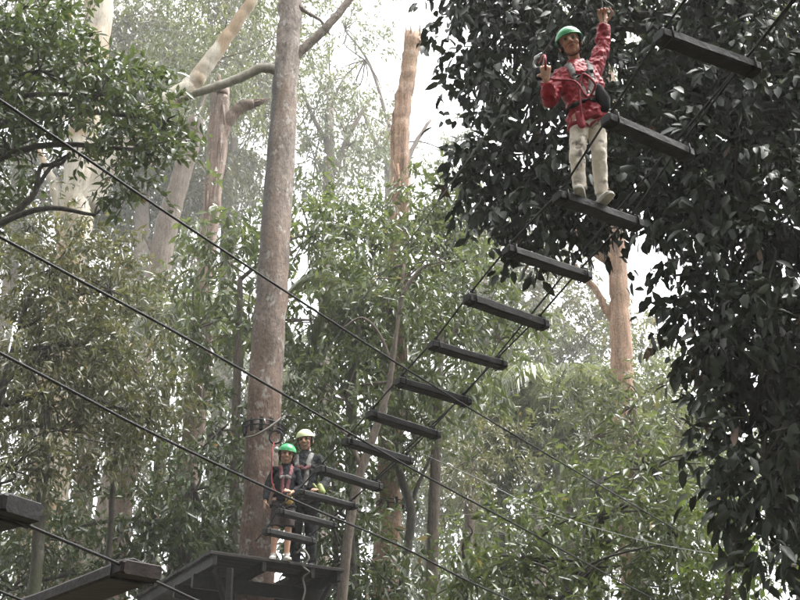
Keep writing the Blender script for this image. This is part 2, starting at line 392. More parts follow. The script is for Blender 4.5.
def leaf_mesh(name, blobs, ll, lw, per=14, twig=0.45, droop=0.5, gap=0.42, freq=1.2, seed=1, cover=2.0, fine=False, origin=(0, 0, 0), flat=0.5):
    """blobs: (centre, radii, cover factor). Returns mesh with leaves on short twigs clumped by noise, and twig start points."""
    rng = np.random.RandomState(seed)
    B = []; D = []; TW = []
    for bi, (c, r, k) in enumerate(blobs):
        c = np.array(c); r = np.array(r)
        n = int(cover * k * math.pi * r[0] * r[2] / (0.30 * ll * lw) / per)
        n = max(n, 6)
        m = int(n * 2.6)
        d = unit(rng.randn(m, 3)); rad = rng.rand(m) ** 0.42
        rad *= 0.72 + 0.5 * vnoise(d * 2.3 + 7 + bi * 3.1, seed + 11)          # uneven outline
        p = c + d * rad[:, None] * r
        nz = vnoise(p * freq + 50, seed + 5) * 0.65 + vnoise(p * freq * 2.3 + 20, seed + 6) * 0.35
        p_ok = np.where(nz > gap)[0][:n]
        p = p[p_ok]; d = d[p_ok]
        t = unit(d * 0.8 + rng.randn(len(p), 3) * 0.7 + np.array([0, 0, -droop * 0.6]))
        B.append(p); D.append(t)
    B = np.concatenate(B); D = np.concatenate(D); N = len(B)
    tw = twig * (0.6 + 0.8 * rng.rand(N))
    s = (np.arange(per)[None, :] + rng.rand(N, per)) / per
    pos = B[:, None, :] + D[:, None, :] * (s * tw[:, None])[:, :, None]
    pos[:, :, 2] -= droop * 0.35 * (s ** 2) * tw[:, None]
    pos += rng.randn(N, per, 3) * ll * 0.18
    dr = D[:, None, :] * 0.55 + rng.randn(N, per, 3) * 0.75; dr[:, :, 2] -= droop
    pos = pos.reshape(-1, 3); dr = unit(dr.reshape(-1, 3)); K = len(pos)
    up = rng.randn(K, 3) * (1 - flat); up[:, 2] += flat
    sd = unit(np.cross(dr, up)); nm = np.cross(sd, dr)
    nm *= np.where(nm[:, 2:3] < 0, -1, 1)
    L = ll * (0.5 + 0.85 * rng.rand(K, 1)); W = lw * (0.65 + 0.6 * rng.rand(K, 1)) * 0.5
    og = np.array(origin)
    b = pos - og; tip = b + dr * L - nm * L * 0.12
    if fine:
        m1 = b + dr * L * 0.30; m2 = b + dr * L * 0.68 - nm * L * 0.04
        l1 = m1 + sd * W * 0.9 + nm * W * 0.35; r1 = m1 - sd * W * 0.9 + nm * W * 0.35
        l2 = m2 + sd * W * 0.75 + nm * W * 0.25; r2 = m2 - sd * W * 0.75 + nm * W * 0.25
        V = np.stack([b, m1, m2, tip, l1, l2, r1, r2], 1).reshape(-1, 3)
        pat = np.array([[0, 1, 4, 4], [1, 2, 5, 4], [2, 3, 5, 5], [0, 6, 1, 1], [6, 7, 2, 1], [7, 3, 2, 2]])
        per_v, loops, sizes = 8, [0, 1, 4, 1, 2, 5, 4, 2, 3, 5, 0, 6, 1, 6, 7, 2, 1, 7, 3, 2], [3, 4, 3, 3, 4, 3]
    else:
        m = b + dr * L * 0.42
        V = np.stack([b, m + sd * W + nm * W * 0.3, tip, m - sd * W + nm * W * 0.3], 1).reshape(-1, 3)
        per_v, loops, sizes = 4, [0, 2, 1, 0, 3, 2], [3, 3]
    loops = np.array(loops); sizes = np.array(sizes)
    LV = (loops[None, :] + (np.arange(K) * per_v)[:, None]).reshape(-1)
    SZ = np.tile(sizes, K); ST = np.concatenate([[0], np.cumsum(SZ)[:-1]])
    me = bpy.data.meshes.new(name)
    me.vertices.add(len(V)); me.vertices.foreach_set('co', V.astype(np.float32).reshape(-1))
    me.loops.add(len(LV)); me.loops.foreach_set('vertex_index', LV.astype(np.int32))
    me.polygons.add(len(SZ)); me.polygons.foreach_set('loop_start', ST.astype(np.int32)); me.polygons.foreach_set('loop_total', SZ.astype(np.int32))
    tint = np.clip(np.repeat(rng.rand(N) * 0.5, per) + rng.rand(K) * 0.5, 0, 1)
    tint = np.where(rng.rand(K) > 0.995, 1.0, tint * 0.95)
    at = me.attributes.new('tint', 'FLOAT', 'FACE'); at.data.foreach_set('value', np.repeat(tint, len(sizes)).astype(np.float32))
    me.update(calc_edges=True)
    return me, B, D, tw

def blob(px, py, Y, rx, ry, rd, k=1.0):
    c = PY(px, py, Y); q = m_per_px(c)
    return (tuple(c), (rx * q, rd, ry * q / 0.88), k)

def wobble(path, amp, seed):
    return [Vector(p) + Vector((mnoise.noise(Vector((i * 0.7, seed, 0))), mnoise.noise(Vector((i * 0.7, seed, 9))), 0)) * amp for i, p in enumerate(path)]

TRI = [0]
def make_tree(name, label, cat='tree', group=None, trunk=(), Y=10, limbs=(), blobs=(), bark='bark_brown', leaf='leaf_mid', ll=0.12, lw=0.05,
              per=14, twig=0.45, droop=0.5, gap=0.42, freq=1.2, cover=2.0, fine=False, seed=1, sides=14, nsub=10, sub_r=0.022, rough=0.10, broken=False, flat=0.5, base=None, vis_twigs=False, wtrunk=None, stain=None, pale_limb=None):
    """trunk: (px, py, width_px) from the top down at distance Y, carried on to the ground; limbs: lists of (px,py,width_px[,Y])"""
    def pt(q):
        p = PY(q[0], q[1], q[3] if len(q) > 3 else Y)
        return (p.x, p.y, p.z, q[2] * m_per_px(p) * 0.5)
    pts = [pt(q) for q in trunk] if wtrunk is None else list(wtrunk)
    a, b = pts[-2], pts[-1]
    if base is None:
        k = b[2] / max(a[2] - b[2], 0.5)
        k = min(k, 6)
        base = (b[0] + (b[0] - a[0]) * k * 0.7, b[1], 0.0)
    rb = min(b[3] * 1.45, b[3] + 0.12)
    pts.append((base[0] * 0.96 + b[0] * 0.04, base[1], 0.45, b[3] * 1.12 if b[2] > 1 else rb))
    pts.append((base[0], base[1], -0.15, rb))
    root = thing(name, (base[0], base[1], 0), label, cat, group)
    w = MB()
    pts = pts[::-1]
    res = catmull(pts, 8)
    path = [Vector(p[:3]) for p in res]; rad = [max(p[3], 0.004) for p in res]
    path = wobble(path, 0.35 * min(rad), seed)
    def fn(i, an, p):
        v = Vector((math.cos(an) * 1.6, math.sin(an) * 1.6, p.z * 0.55 + seed * 3.3))
        return 1 + rough * mnoise.noise(v) * 1.6 + rough * 0.7 * mnoise.noise(Vector((math.cos(an) * 5, math.sin(an) * 5, p.z * 0.4 + seed)))
    def fn_limb(i, an, p): return 1 + (fn(i, an, p) - 1) * (1.0 if broken else 0.4)
    if broken:       # splintered top
        n = len(path)
        w.loft(path, rad, sides, None, 0, True, fn)
        for k in range(sides):
            i = (n - 1) * sides + k
            x, y, z = w.v[i]
            w.v[i] = (x, y, z + random.uniform(-0.10, 0.30) * (1.5 if k % 3 == 0 else 0.6))
        for k in range(9):      # splinters left standing, and torn strips of bark
            an = random.uniform(0, 6.28); R = rad[-1] * random.uniform(.55, .95); p0 = path[-1] + Vector((math.cos(an) * R, math.sin(an) * R, -.25)); hgt = random.uniform(.3, .75)
            ln = Vector((math.cos(an), math.sin(an), 0)) * random.uniform(-.03, .06)
            w.loft([p0, p0 + Vector((0, 0, hgt * .6)) + ln * .4, p0 + Vector((0, 0, hgt)) + ln], [(.05, .02), (.03, .014), (.004, .003)], 5, (-math.sin(an), math.cos(an), 0))
        for k in range(26):
            i = random.randrange(len(path) // 3, len(path) - 2); an = random.uniform(0, 6.28); R = rad[i] * 1.0; d = Vector((math.cos(an), math.sin(an), 0)); L = random.uniform(.4, 1.4)
            p0 = path[i] + d * R; j = min(i + 1, len(path) - 1); ax = (path[j] - path[i]).normalized()
            w.loft([p0 - d * .01, p0 - ax * L * .5 + d * .015, p0 - ax * L + d * random.uniform(.01, .07)], [(.035, .010), (.03, .008), (.008, .004)], 5, (-math.sin(an), math.cos(an), 0))
    else:
        w.loft(path, rad, sides, None, 0, True, fn)
    for li, lm in enumerate(limbs):
        q = catmull([pt(x) for x in lm], 6)
        if li == pale_limb:
            wl = MB(); wl.loft(wobble([Vector(x[:3]) for x in q], 0.3 * q[0][3], seed + li), [max(x[3], 0.004) for x in q], 12, None, 0, True, fn_limb); wl.build('limb', M['bark_limb'], root); continue
        if broken:
            e_ = Vector(q[-1][:3]); ax = (e_ - Vector(q[-4][:3])).normalized()
            for k in range(9):
                of = Vector((random.uniform(-1, 1), random.uniform(-1, 1), random.uniform(-1, 1))) * q[-1][3] * .7; L = random.uniform(.1, .5)
                w.loft([e_ + of - ax * .2, e_ + of + ax * L * .5, e_ + of * 1.3 + ax * L + Vector((0, 0, random.uniform(-.1, .05)))], [.045, .028, .004], 5)
        w.loft(wobble([Vector(x[:3]) for x in q], 0.3 * q[0][3], seed + li), [max(x[3], 0.004) for x in q], 12, None, 0, True, fn_limb)
    if blobs:
        me, B, D, tw = leaf_mesh('crown', blobs, ll, lw, per, twig, droop, gap, freq, seed, cover, fine, root.location, flat)
        TRI[0] += len(me.polygons)
        rs = random.Random(seed)
        top = [Vector(p) for p in path[len(path) // 3:]]
        Bv = [Vector(x) for x in B]
        for c, r, k in blobs:
            c = Vector(c)
            st = min(top, key=lambda p: (p - c).length + max(0, p.z - c.z) * 1.5)
            if (st - c).length > 0.3:
                mid = st.lerp(c, 0.5) + Vector((rs.uniform(-.2, .2), rs.uniform(-.2, .2), 0.12 * (st - c).length))
                q = catmull([tuple(st), tuple(mid), tuple(c)], 5)
                R = min(rad[-1] * 0.9 + 0.01, 0.016 * (st - c).length + 0.015)
                w.loft([Vector(x) for x in q], [R * (1 - 0.6 * i / (len(q) - 1)) for i in range(len(q))], 6)
            near = [i for i in range(len(Bv)) if abs((Bv[i] - c).x) < r[0] and abs((Bv[i] - c).z) < r[2] * 1.1 and abs((Bv[i] - c).y) < r[1] * 1.1]
            for i in rs.sample(near, min(nsub, len(near))):
                e = Bv[i]; L = (e - c).length
                m1 = c.lerp(e, 0.4) + Vector((rs.uniform(-1, 1), rs.uniform(-1, 1), rs.uniform(0, 1))) * L * 0.13
                m2 = c.lerp(e, 0.75) + Vector((rs.uniform(-1, 1), rs.uniform(-1, 1), rs.uniform(0, 1))) * L * 0.08
                q = catmull([tuple(c), tuple(m1), tuple(m2), tuple(e)], 3)
                w.loft([Vector(x) for x in q], [max(0.003, sub_r * (1 - 0.8 * k2 / (len(q) - 1))) for k2 in range(len(q))], 5, cap=False)
        if vis_twigs:
            for i in range(len(Bv)):
                if rs.random() < 0.5:
                    d = Vector(D[i]); e = Bv[i] + d * tw[i]; e.z -= droop * 0.35 * tw[i]
                    w.loft([Bv[i] - d * 0.1, Bv[i] + d * tw[i] * 0.5, e], [0.005, 0.004, 0.002], 3, cap=False)
        link_mesh('crown', me, M[leaf], root, False)
    to = w.build('trunk', M[bark], root)
    if stain:                                            # dark run of sap and water below a torn limb: (z top, z bottom, angle, width)
        n = len(w.v); val = [0.0] * n
        cx = {}
        for i in range(len(path) * sides):
            ring = i // sides; p = path[ring]; x, y, z = w.v[i]
            an = math.atan2(y - p.y, x - p.x); wv = 0.25 * mnoise.noise(Vector((z * 0.9, 3, 0)))
            da = abs((an - stain[2] - wv + math.pi) % (2 * math.pi) - math.pi)
            lo = min(1, max(0, (z - stain[1]) / 2.5)); hi_ = 1 if z < stain[0] else 0
            val[i] = max(0, 1 - (da / stain[3]) ** 2) * lo * hi_
        at = to.data.attributes.new('stain', 'FLOAT', 'POINT'); at.data.foreach_set('value', val)
    return root

# ------------------------------------------------------------------ ground
def make_ground():
    n = 60; S = 400.0
    vs = []; fs = []
    for j in range(n + 1):
        for i in range(n + 1):
            x = (i / n * 2 - 1); y = (j / n * 2 - 1)
            x = math.copysign(abs(x) ** 2.2, x) * S; y = math.copysign(abs(y) ** 2.2, y) * S
            h = 0.12 * mnoise.noise(Vector((x * 0.3, y * 0.3, 0))) if abs(x) < 60 and abs(y) < 60 else 0
            vs.append((x, y, h - 0.05))
    for j in range(n):
        for i in range(n):
            a = j * (n + 1) + i; fs.append((a, a + 1, a + n + 2, a + n + 1))
    mb = MB(); mb.add(vs, fs)
    tag(mb.build('ground', M['soil']), 'bare brown forest floor under the trees', 'ground', kind='structure')
make_ground()

# ------------------------------------------------------------------ trees one can tell apart
MAIN_Y = 14.15
make_tree('gum_tree', 'tall straight grey brown gum trunk rising through the platform with two people', trunk=[(297, -90, 19), (291, 0, 21.5), (287, 60, 24), (281, 150, 28), (271, 300, 31.5), (263, 430, 35), (258, 550, 37.5)],
          Y=MAIN_Y, limbs=[[(289, 62, 11), (305, 47, 9.5), (322, 32, 9), (338, 14, 8), (352, -4, 7), (375, -40, 5)], [(284, 72, 12), (262, 68, 10, 14.1), (240, 78, 9.5, 14.1), (218, 86, 9, 14.1), (200, 92, 8, 14.1), (178, 101, 5, 14.2)],
          [(293, 0, 9), (306, 12, 4), (320, 20, 3), (330, 35, 1.5)]],
          blobs=[blob(310, -150, 14.5, 130, 70, 2.2, 0.7)], bark='bark_main', leaf='leaf_gum', ll=0.16, lw=0.04, gap=0.5, droop=0.9, cover=1.2, seed=3, sides=40, rough=0.06, nsub=8, stain=(12.9, 7.6, math.radians(216), 0.62), pale_limb=1)
make_tree('white_gum_tree', 'thick pale cream gum trunk with smooth bark behind the leafy shrub tree', trunk=[(104, -60, 24), (100, 0, 27), (93, 60, 29), (86, 130, 31), (77, 210, 34), (66, 320, 36)],
          Y=19, limbs=[[(84, 210, 26), (110, 165, 24), (135, 130, 22), (160, 106, 20), (188, 88, 18), (206, 66, 16), (225, 40, 13.5), (240, 18, 12), (254, -5, 11), (262, -50, 9)],
          [(62, 235, 12), (56, 190, 11), (48, 172, 8), (38, 150, 5)]],
          blobs=[blob(250, -60, 19.5, 90, 60, 2.5, 0.9), blob(70, -60, 19.5, 90, 50, 2.5, 0.9)], bark='bark_white', leaf='leaf_gum', ll=0.16, lw=0.045, gap=0.5, droop=0.9, cover=1.2, seed=5, sides=24, rough=0.04)
make_tree('broken_gum_tree', 'shaggy brown trunk with a snapped top and splintered side stub', trunk=[(221, 92, 19), (219, 120, 20), (212, 200, 18), (207, 260, 18), (200, 360, 21), (192, 440, 23)],
          Y=21, limbs=[[(218, 145, 13), (228, 122, 12), (240, 108, 12), (252, 104, 10)], [(219, 118, 8), (214, 100, 6), (216, 88, 4)]], bark='bark_red', seed=8, sides=18, rough=0.14, broken=True)
make_tree('dead_snag', 'bare orange brown dead trunk snapped off flat against the white sky', trunk=[(413, 38, 16), (408, 75, 16), (402, 110, 18), (400, 150, 19), (401, 190, 20), (396, 330, 23), (390, 470, 25), (386, 570, 27)],
          Y=18.5, bark='bark_snag', seed=9, sides=20, rough=0.09, broken=True)
make_tree('forked_gum_tree', 'red brown gum trunk with a pale forked limb in the hazy gap', trunk=[(606, 60, 14), (612, 150, 16), (616, 235, 18), (619, 300, 20), (622, 360, 22), (626, 440, 24)],
          Y=22, limbs=[[(614, 262, 14), (598, 252, 13), (582, 238, 11), (566, 228, 9), (556, 222, 6)], [(617, 325, 9), (606, 310, 7.5), (596, 290, 6.5), (585, 278, 6), (572, 262, 4)], [(613, 180, 9), (632, 140, 8), (650, 80, 6)]],
          blobs=[blob(600, 30, 22.5, 120, 70, 3, 0.7)], bark='bark_snag', leaf='leaf_gum', ll=0.17, lw=0.05, gap=0.5, droop=0.8, cover=1.2, seed=12, sides=18, rough=0.06)
make_tree('slender_tree', 'slender grey brown trunk standing just beyond the rope bridge steps', trunk=[(404, 265, 2.5), (398, 320, 4), (388, 390, 6), (372, 440, 8), (358, 480, 9), (349, 530, 10), (342, 600, 11)],
          Y=14.6, limbs=[[(399, 315, 4), (405, 290, 4), (422, 268, 3), (440, 262, 2)], [(392, 365, 3.5), (380, 335, 3), (362, 318, 2.4), (340, 330, 1.5)], [(362, 470, 5), (350, 440, 4), (336, 425, 2)]],
          blobs=[blob(405, 280, 15.5, 80, 70, 1.5, 0.8), blob(345, 400, 15.6, 35, 60, 1.2, 0.7)], bark='bark_brown', leaf='leaf_mid', ll=0.15, lw=0.05, gap=0.42, seed=14, cover=1.6, nsub=14, sub_r=0.015)
make_tree('crooked_tree', 'thin dark crooked trunk leaning beside the dead snag', trunk=[(396, 455, 6), (402, 480, 9), (411, 510, 10), (408, 545, 10), (402, 600, 11)],
          Y=17.4, limbs=[[(411, 505, 5), (420, 480, 4), (432, 455, 2.5)]], blobs=[blob(415, 440, 17.6, 45, 35, 1.2, 0.7)], bark='bark_dark', leaf='leaf_mid', seed=17, cover=1.3, ll=0.14)
make_tree('pale_leaning_tree', 'hazy grey trunk leaning away behind the white gum', trunk=[(196, 120, 17), (186, 160, 19), (170, 215, 21), (157, 275, 22), (140, 350, 24)],
          Y=27, limbs=[[(160, 262, 6), (152, 250, 5), (142, 230, 3)]], blobs=[blob(215, 60, 27.5, 95, 75, 3, 0.8)], bark='bark_brown', leaf='leaf_gum', ll=0.2, lw=0.06, gap=0.47, droop=0.8, seed=19, cover=1.4)
for i, (pts, Y, lab) in enumerate([
    ([(94, 380, 17), (90, 440, 18), (80, 510, 20), (70, 580, 22)], 19.5, 'reddish brown flaky trunk behind the timber beam'),
    ([(136, 370, 17), (131, 440, 18), (122, 520, 20), (116, 600, 21)], 20.5, 'reddish brown trunk half veiled by fine leaves'),
    ([(46, 400, 10), (43, 470, 11), (38, 540, 12), (34, 600, 12)], 13.5, 'thin grey brown sapling trunk near the beam end'),
    ([(470, 500, 12), (466, 550, 13), (462, 600, 14)], 24, 'dim brown trunk beneath the pale wire'),
    ([(118, 430, 5), (112, 500, 6), (108, 560, 6)], 15.0, 'pencil thin dark sapling between two reddish trunks')]):
    make_tree('forest_tree', lab, trunk=pts, Y=Y, bark=('bark_red', 'bark_red', 'bark_moss', 'bark_brown', 'bark_dark')[i],
              blobs=[blob(pts[0][0], pts[0][1] - 40, Y + 0.5, 70, 60, 1.8, 0.6)], leaf='leaf_olive', ll=0.14, lw=0.045, cover=1.2, gap=0.45, seed=30 + i)

# ------------------------------------------------------------------ leafy trees
make_tree('evergreen_tree', 'large dark evergreen with broad glossy hanging leaves beside the rope bridge', trunk=[(905, -40, 60), (900, 100, 70), (900, 300, 80), (905, 500, 90)], Y=9.2,
          blobs=[blob(525, 25, 9.2, 95, 95, 1.0, 1.2), blob(590, 30, 9.3, 40, 60, 0.6, 0.8), blob(495, 25, 9.4, 65, 40, 0.7, 0.9), blob(505, 150, 9.3, 58, 62, 0.6, 1.4), blob(520, 212, 9.2, 48, 30, 0.5, 1.2), blob(585, 130, 9.0, 75, 70, 0.8, 1.1), blob(560, 195, 9.0, 55, 32, 0.5, 1.0), blob(620, 180, 9.0, 50, 50, 0.6, 0.9),
                 blob(690, 60, 9.2, 62, 85, 0.9, 1.1), blob(640, 110, 9.2, 50, 50, 0.7, 1.0), blob(720, 120, 8.8, 90, 110, 1.0, 1.2), blob(690, 215, 8.8, 60, 60, 0.7, 1.1), blob(760, 240, 8.6, 80, 110, 0.9, 1.3), blob(720, 310, 8.6, 52, 62, 0.6, 1.2), blob(770, 370, 8.4, 72, 90, 0.8, 1.3),
                 blob(765, 460, 8.4, 65, 80, 0.7, 1.2), blob(790, 545, 8.3, 42, 52, 0.5, 1.0), blob(850, 300, 8.8, 90, 260, 1.2, 1.0), blob(800, 20, 9.0, 120, 110, 1.2, 1.2), blob(640, -70, 9.5, 230, 80, 1.4, 1.0)],
          bark='bark_dark', leaf='leaf_dark', ll=0.145, lw=0.070, per=11, twig=0.34, droop=0.85, gap=0.36, freq=1.8, cover=1.9, fine=True, seed=41, nsub=12, sub_r=0.016, flat=0.35, vis_twigs=True, base=(4.6, 9.2, 0))
make_tree('leafy_shrub_tree', 'dark green leafy tree with crooked branches in front of the white gum', trunk=[(-60, 120, 16), (-62, 300, 20), (-66, 500, 24)], Y=9.6,
          limbs=[[(-62, 260, 12), (-20, 236, 9), (0, 224, 7.5), (24, 205, 6.5), (36, 190, 5.5), (40, 168, 4.5), (52, 164, 4), (68, 155, 3)], [(36, 190, 4), (50, 168, 4), (62, 163, 3.5), (70, 152, 2)]],
          blobs=[blob(40, 70, 9.6, 85, 62, 0.8), blob(100, 95, 9.6, 62, 55, 0.6), blob(140, 150, 9.6, 48, 45, 0.45, 0.9), blob(165, 120, 9.7, 28, 25, 0.3, 0.6), blob(10, 150, 9.7, 50, 35, 0.6, 0.5), blob(10, 25, 9.8, 70, 35, 0.6), blob(95, 215, 9.5, 25, 20, 0.3, 0.35), blob(-60, 120, 9.8, 80, 130, 0.9)],
          bark='bark_dark', leaf='leaf_left', ll=0.115, lw=0.046, per=12, twig=0.3, droop=0.35, gap=0.38, freq=2.0, cover=1.6, fine=True, seed=43, nsub=14, sub_r=0.013, vis_twigs=True)
make_tree('olive_leafed_tree', 'olive brown fine leafed tree hanging below the upper cable', trunk=[(20, 330, 7), (-5, 420, 9), (-20, 560, 11)], Y=13.4,
          limbs=[[(8, 380, 5), (50, 350, 4), (80, 335, 3), (104, 312, 2)]],
          blobs=[blob(50, 270, 13.4, 75, 45, 1.1), blob(110, 290, 13.8, 55, 50, 1.0), blob(40, 350, 13.4, 80, 60, 1.1), blob(125, 360, 13.8, 55, 60, 0.9), blob(60, 430, 13.6, 90, 45, 1.0, 0.8), blob(150, 420, 14.2, 45, 45, 0.9, 0.7), blob(10, 470, 13.2, 60, 40, 0.9, 0.7), blob(30, 225, 13.6, 60, 35, 0.8, 0.6)],
          bark='bark_dark', leaf='leaf_olive', ll=0.125, lw=0.04, per=14, twig=0.4, droop=0.6, gap=0.41, freq=1.5, cover=1.4, seed=47, nsub=12, sub_r=0.012)
make_tree('dark_understorey_tree', 'dark leafy understorey tree crowded against the platform trunk', trunk=[(190, 480, 8), (186, 540, 10), (184, 600, 11)], Y=16.4,
          blobs=[blob(195, 490, 16.4, 62, 55, 1.3), blob(150, 520, 16.4, 45, 45, 1.1, 0.8), blob(220, 430, 16.6, 32, 45, 0.9, 0.8), blob(205, 560, 16.6, 60, 40, 1.1), blob(110, 560, 16.8, 60, 45, 1.1, 0.7), blob(40, 540, 17.2, 70, 60, 1.2, 1.0), blob(10, 590, 16.8, 60, 45, 1.1, 1.1)],
          bark='bark_dark', leaf='leaf_left', ll=0.15, lw=0.055, droop=0.6, gap=0.38, freq=1.3, cover=1.6, seed=51, nsub=10)
make_tree('bright_green_tree', 'fresh green glossy tree showing either side of the platform trunk', trunk=[(240, 280, 6), (236, 420, 9), (232, 560, 11)], Y=17.2,
          blobs=[blob(225, 260, 17.2, 55, 60, 1.4), blob(310, 235, 17.4, 55, 70, 1.4, 0.9), blob(250, 330, 17.2, 70, 50, 1.4, 0.8), blob(320, 320, 17.4, 50, 60, 1.4), blob(195, 330, 17.8, 40, 60, 1.2, 0.7), blob(315, 420, 17.6, 50, 60, 1.3)],
          bark='bark_brown', leaf='leaf_mid', ll=0.21, lw=0.075, droop=0.65, gap=0.40, freq=1.2, cover=1.35, seed=53, nsub=12, sub_r=0.016)
make_tree('glossy_leafed_tree', 'dense glossy leafed tree filling behind the hanging steps', trunk=[(440, 330, 8), (436, 450, 11), (432, 590, 13)], Y=18.0,
          limbs=[[(438, 360, 5), (470, 300, 4), (480, 250, 2)]],
          blobs=[blob(370, 250, 17.8, 50, 55, 1.4), blob(420, 230, 18.0, 58, 50, 1.4), blob(450, 290, 18.2, 62, 62, 1.5), blob(385, 320, 17.8, 55, 55, 1.4), blob(460, 220, 18.4, 50, 40, 1.2, 0.9), blob(430, 390, 18.0, 60, 60, 1.5, 0.9), blob(370, 420, 17.6, 45, 50, 1.3), blob(500, 340, 18.8, 45, 55, 1.3, 0.7)],
          bark='bark_brown', leaf='leaf_mid', ll=0.20, lw=0.07, droop=0.6, gap=0.42, freq=1.2, cover=1.4, seed=57, nsub=12, sub_r=0.016)
make_tree('low_leafy_tree', 'leafy tree with bright wet leaves under the pale wire', trunk=[(600, 480, 8), (596, 540, 10), (594, 600, 11)], Y=13.6,
          blobs=[blob(600, 520, 13.6, 90, 55, 1.4), blob(520, 560, 13.6, 70, 45, 1.2, 0.9), blob(680, 540, 13.4, 75, 60, 1.2, 0.9), blob(650, 470, 14.2, 60, 45, 1.2, 0.7), blob(560, 600, 13.2, 120, 45, 1.3), blob(700, 610, 12.8, 90, 45, 1.1), blob(470, 580, 14.2, 50, 50, 1.1, 0.7)],
          bark='bark_dark', leaf='leaf_mid', ll=0.15, lw=0.055, droop=0.45, gap=0.41, freq=1.3, cover=1.5, seed=61, nsub=12)
make_tree('lime_bush_tree', 'small lime green sapling glowing behind the cream helmet', trunk=[(332, 440, 4), (334, 500, 5), (336, 560, 6)], Y=16.6,
          blobs=[blob(330, 430, 16.6, 26, 26, 0.6), blob(318, 470, 16.6, 16, 24, 0.5, 0.7)], bark='bark_brown', leaf='leaf_lime', ll=0.13, lw=0.06, cover=1.3, gap=0.4, seed=65)
make_tree('lime_shrub_tree', 'small lime green sapling under the dark evergreen leaves', trunk=[(730, 545, 4), (728, 590, 6), (726, 640, 6)], Y=11.6,
          blobs=[blob(735, 550, 11.6, 42, 42, 0.6)], bark='bark_brown', leaf='leaf_lime', ll=0.12, lw=0.055, cover=1.2, gap=0.4, seed=66)
make_tree('bushy_tree', 'leafy tree low between the platform and the dead snag', trunk=[(350, 520, 6), (352, 560, 8), (353, 610, 9)], Y=16.2,
          blobs=[blob(345, 560, 16.2, 55, 50, 1.2), blob(335, 500, 16.4, 40, 45, 1.1, 0.8), blob(400, 590, 16.4, 45, 35, 1.1, 0.8), blob(290, 600, 17, 70, 40, 1.2, 0.8)],
          bark='bark_dark', leaf='leaf_left', ll=0.15, lw=0.055, gap=0.40, cover=1.7, seed=67)
make_tree('feathery_tree', 'soft hazy feathery leafed tree below the forked gum', trunk=[(575, 420, 8), (572, 500, 11), (570, 590, 13)], Y=31,
          blobs=[blob(580, 430, 31, 90, 60, 2.4), blob(540, 380, 31.9, 60, 50, 2.8, 0.9), blob(640, 400, 31.5, 60, 60, 2.8, 0.9), blob(500, 440, 31.2, 60, 60, 2.8, 0.9), blob(620, 470, 30.6, 80, 50, 2.8), blob(540, 490, 30.6, 80, 50, 2.8), blob(470, 500, 31.2, 50, 60, 2.8, 0.8), blob(680, 450, 31.2, 50, 70, 2.8, 0.8)],
          bark='bark_brown', leaf='leaf_gum', ll=0.27, lw=0.06, per=18, twig=0.6, droop=0.7, gap=0.36, freq=0.8, cover=1.4, seed=71)
make_tree('round_crowned_tree', 'hazy round crowned tree hiding the lower trunk of the forked gum', trunk=[(640, 430, 8), (640, 510, 10), (640, 590, 12)], Y=20.5,
          blobs=[blob(635, 405, 20.5, 62, 36, 1.8), blob(690, 440, 20.5, 45, 50, 1.6, 0.9), blob(590, 440, 20.8, 55, 45, 1.6, 0.7), blob(640, 480, 20.5, 70, 45, 1.8, 0.9)],
          bark='bark_brown', leaf='leaf_gum', ll=0.18, lw=0.06, gap=0.40, freq=0.9, cover=1.5, droop=0.5, seed=72)
make_tree('yellowish_tree', 'pale yellow green tree crown fading into mist behind the steps', trunk=[(540, 300, 9), (540, 400, 12), (540, 520, 14)], Y=50,
          blobs=[blob(545, 300, 50, 60, 70, 3.2), blob(500, 270, 50, 50, 60, 3.0, 0.9), blob(590, 340, 50, 55, 45, 3.0, 0.9), blob(520, 370, 50, 70, 50, 3), blob(640, 350, 50, 50, 40, 3.0, 0.8)],
          bark='bark_brown', leaf='leaf_olive', ll=0.38, lw=0.12, per=16, twig=0.8, gap=0.36, freq=0.4, cover=1.4, seed=73)

